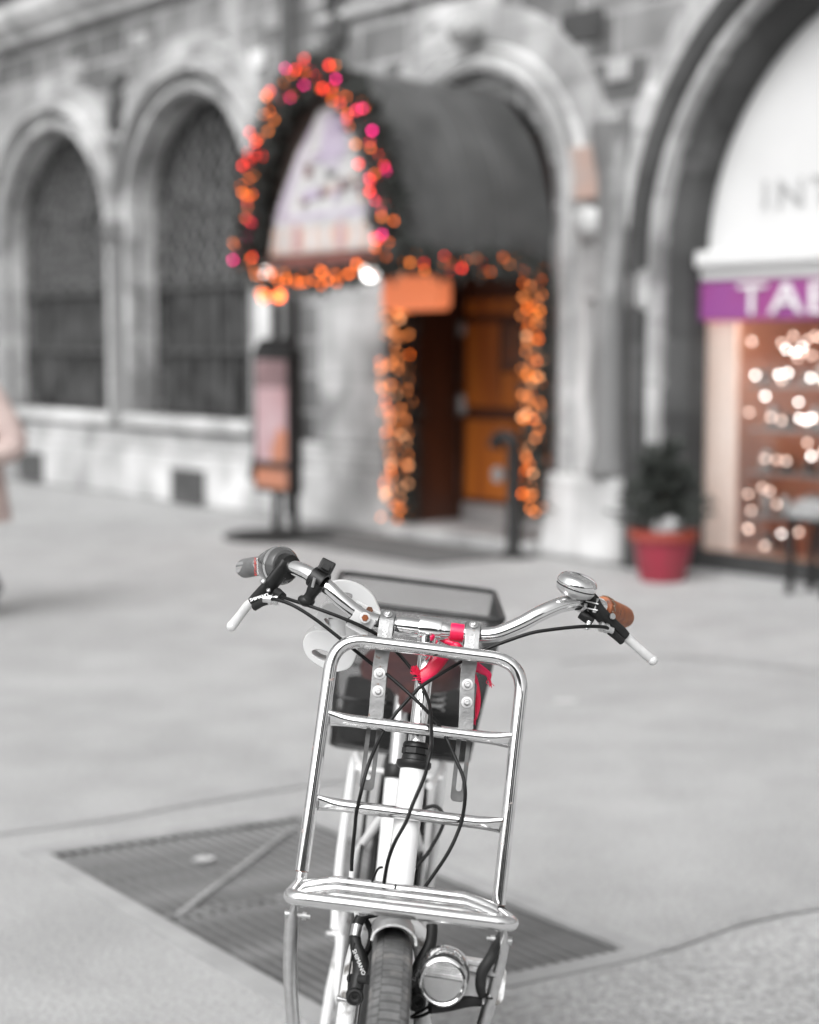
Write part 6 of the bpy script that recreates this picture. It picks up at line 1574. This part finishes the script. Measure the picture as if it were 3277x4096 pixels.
band('tail', [(V((0.036, -0.01, 1.0213)), Vector((0.002, 0, 0.003))), (V((0.0251, -0.008, 1.0229)), Vector((0.001, 0, 0.0035))), (V((0.0156, -0.004, 1.0244)), Vector((0.0005, 0, 0.0025))), (V((0.0055, -0.02, 1.0273)), Vector((0.001, 0, 0.0045))), (V((0.0012, -0.022, 1.0298)), Vector((0.0, 0, 0.001)))], 1.0)
band('tail', [(V((0.0418, -0.012, 1.0224)), Vector((0.003, 0, 0.0))), (V((0.0471, -0.016, 1.017)), Vector((0.0032, 0.001, 0.001))), (V((0.0567, -0.024, 1.0075)), Vector((0.004, 0.002, 0.001))), (V((0.0711, -0.022, 0.9954)), Vector((0.003, 0, 0.005))), (V((0.0812, -0.02, 0.9902)), Vector((0.003, 0, 0.0040))), (V((0.0891, -0.02, 0.9858)), Vector((0.0035, 0, 0.002))), (V((0.0914, -0.02, 0.9786)), Vector((0.0015, 0, 0.0005)))], 1.1)
band('tail', [(V((0.0441, -0.01, 1.0209)), Vector((0.003, 0, 0.0))), (V((0.0576, -0.018, 1.0024)), Vector((0.004, 0.002, 0.0))), (V((0.0707, -0.022, 0.9777)), Vector((0.004, 0.001, 0.0))), (V((0.0772, -0.026, 0.9576)), Vector((0.0038, 0, 0.0))), (V((0.0793, -0.028, 0.9407)), Vector((0.0035, 0, 0.0))), (V((0.0792, -0.03, 0.9255)), Vector((0.0018, 0, 0.0)))], 1.1)
rn = random.Random(9)
b = MB()
base = V((-0.0052, -0.039, 0.9743))
for k in range(26):
    f = rn.uniform(-1, 1); st_ = base + Vector((0.0022, -0.003, -0.0088)) * f
    en = st_ + Vector((-0.010 * rn.random() - 0.003, -0.002, 0.006 * rn.uniform(-0.7, 1.2)))
    b.tube(smooth_path([st_, (st_ + en) / 2 + Vector((0, -0.001, rn.uniform(-0.002, 0.002))), en], 3), 0.00045, 4)
tip = V((-0.0186, -0.036, 0.9861))
for k in range(14):
    st_ = base + Vector((-0.002, 0.002, 0.0085)) * rn.uniform(0.4, 1.0); en = tip + Vector((rn.uniform(-0.002, 0.006), 0, rn.uniform(-0.010, 0.004)))
    b.tube(smooth_path([st_, (st_ + en) / 2 + Vector((0, -0.001, rn.uniform(-0.004, 0.003))), en], 3), 0.0008, 4)
for (p, d) in ((V((0.0914, -0.02, 0.9786)), Vector((0.004, 0, -0.009))), (V((0.0792, -0.03, 0.9255)), Vector((-0.002, 0, -0.007)))):
    for k in range(9):
        b.tube([p + Vector((rn.uniform(-0.002, 0.002), 0, 0)), p + d + Vector((rn.uniform(-0.004, 0.004), 0, rn.uniform(-0.004, 0.002)))], 0.0004, 4)
b.tube(smooth_path([(0.0893, -0.02, 0.9797), (0.0873, -0.02, 0.9746), (0.0916, -0.02, 0.9725), (0.096, -0.02, 0.9696)], 4), 0.0005, 4)
tag(b.build('frayed_threads', 'ribbon', rib), kind='stuff')

# bundle in the basket
o = MB().prism(rounded_rect(0.24, 0.29, 0.05), 0.075).build('bundle', 'bag_dark', bevel=0.02, bseg=3)
o.matrix_world = BM @ Matrix.Translation((0.0, 0.925, 0.709))
tag(o, 'dark bundle lying in the bottom of the wire basket', 'bundle')
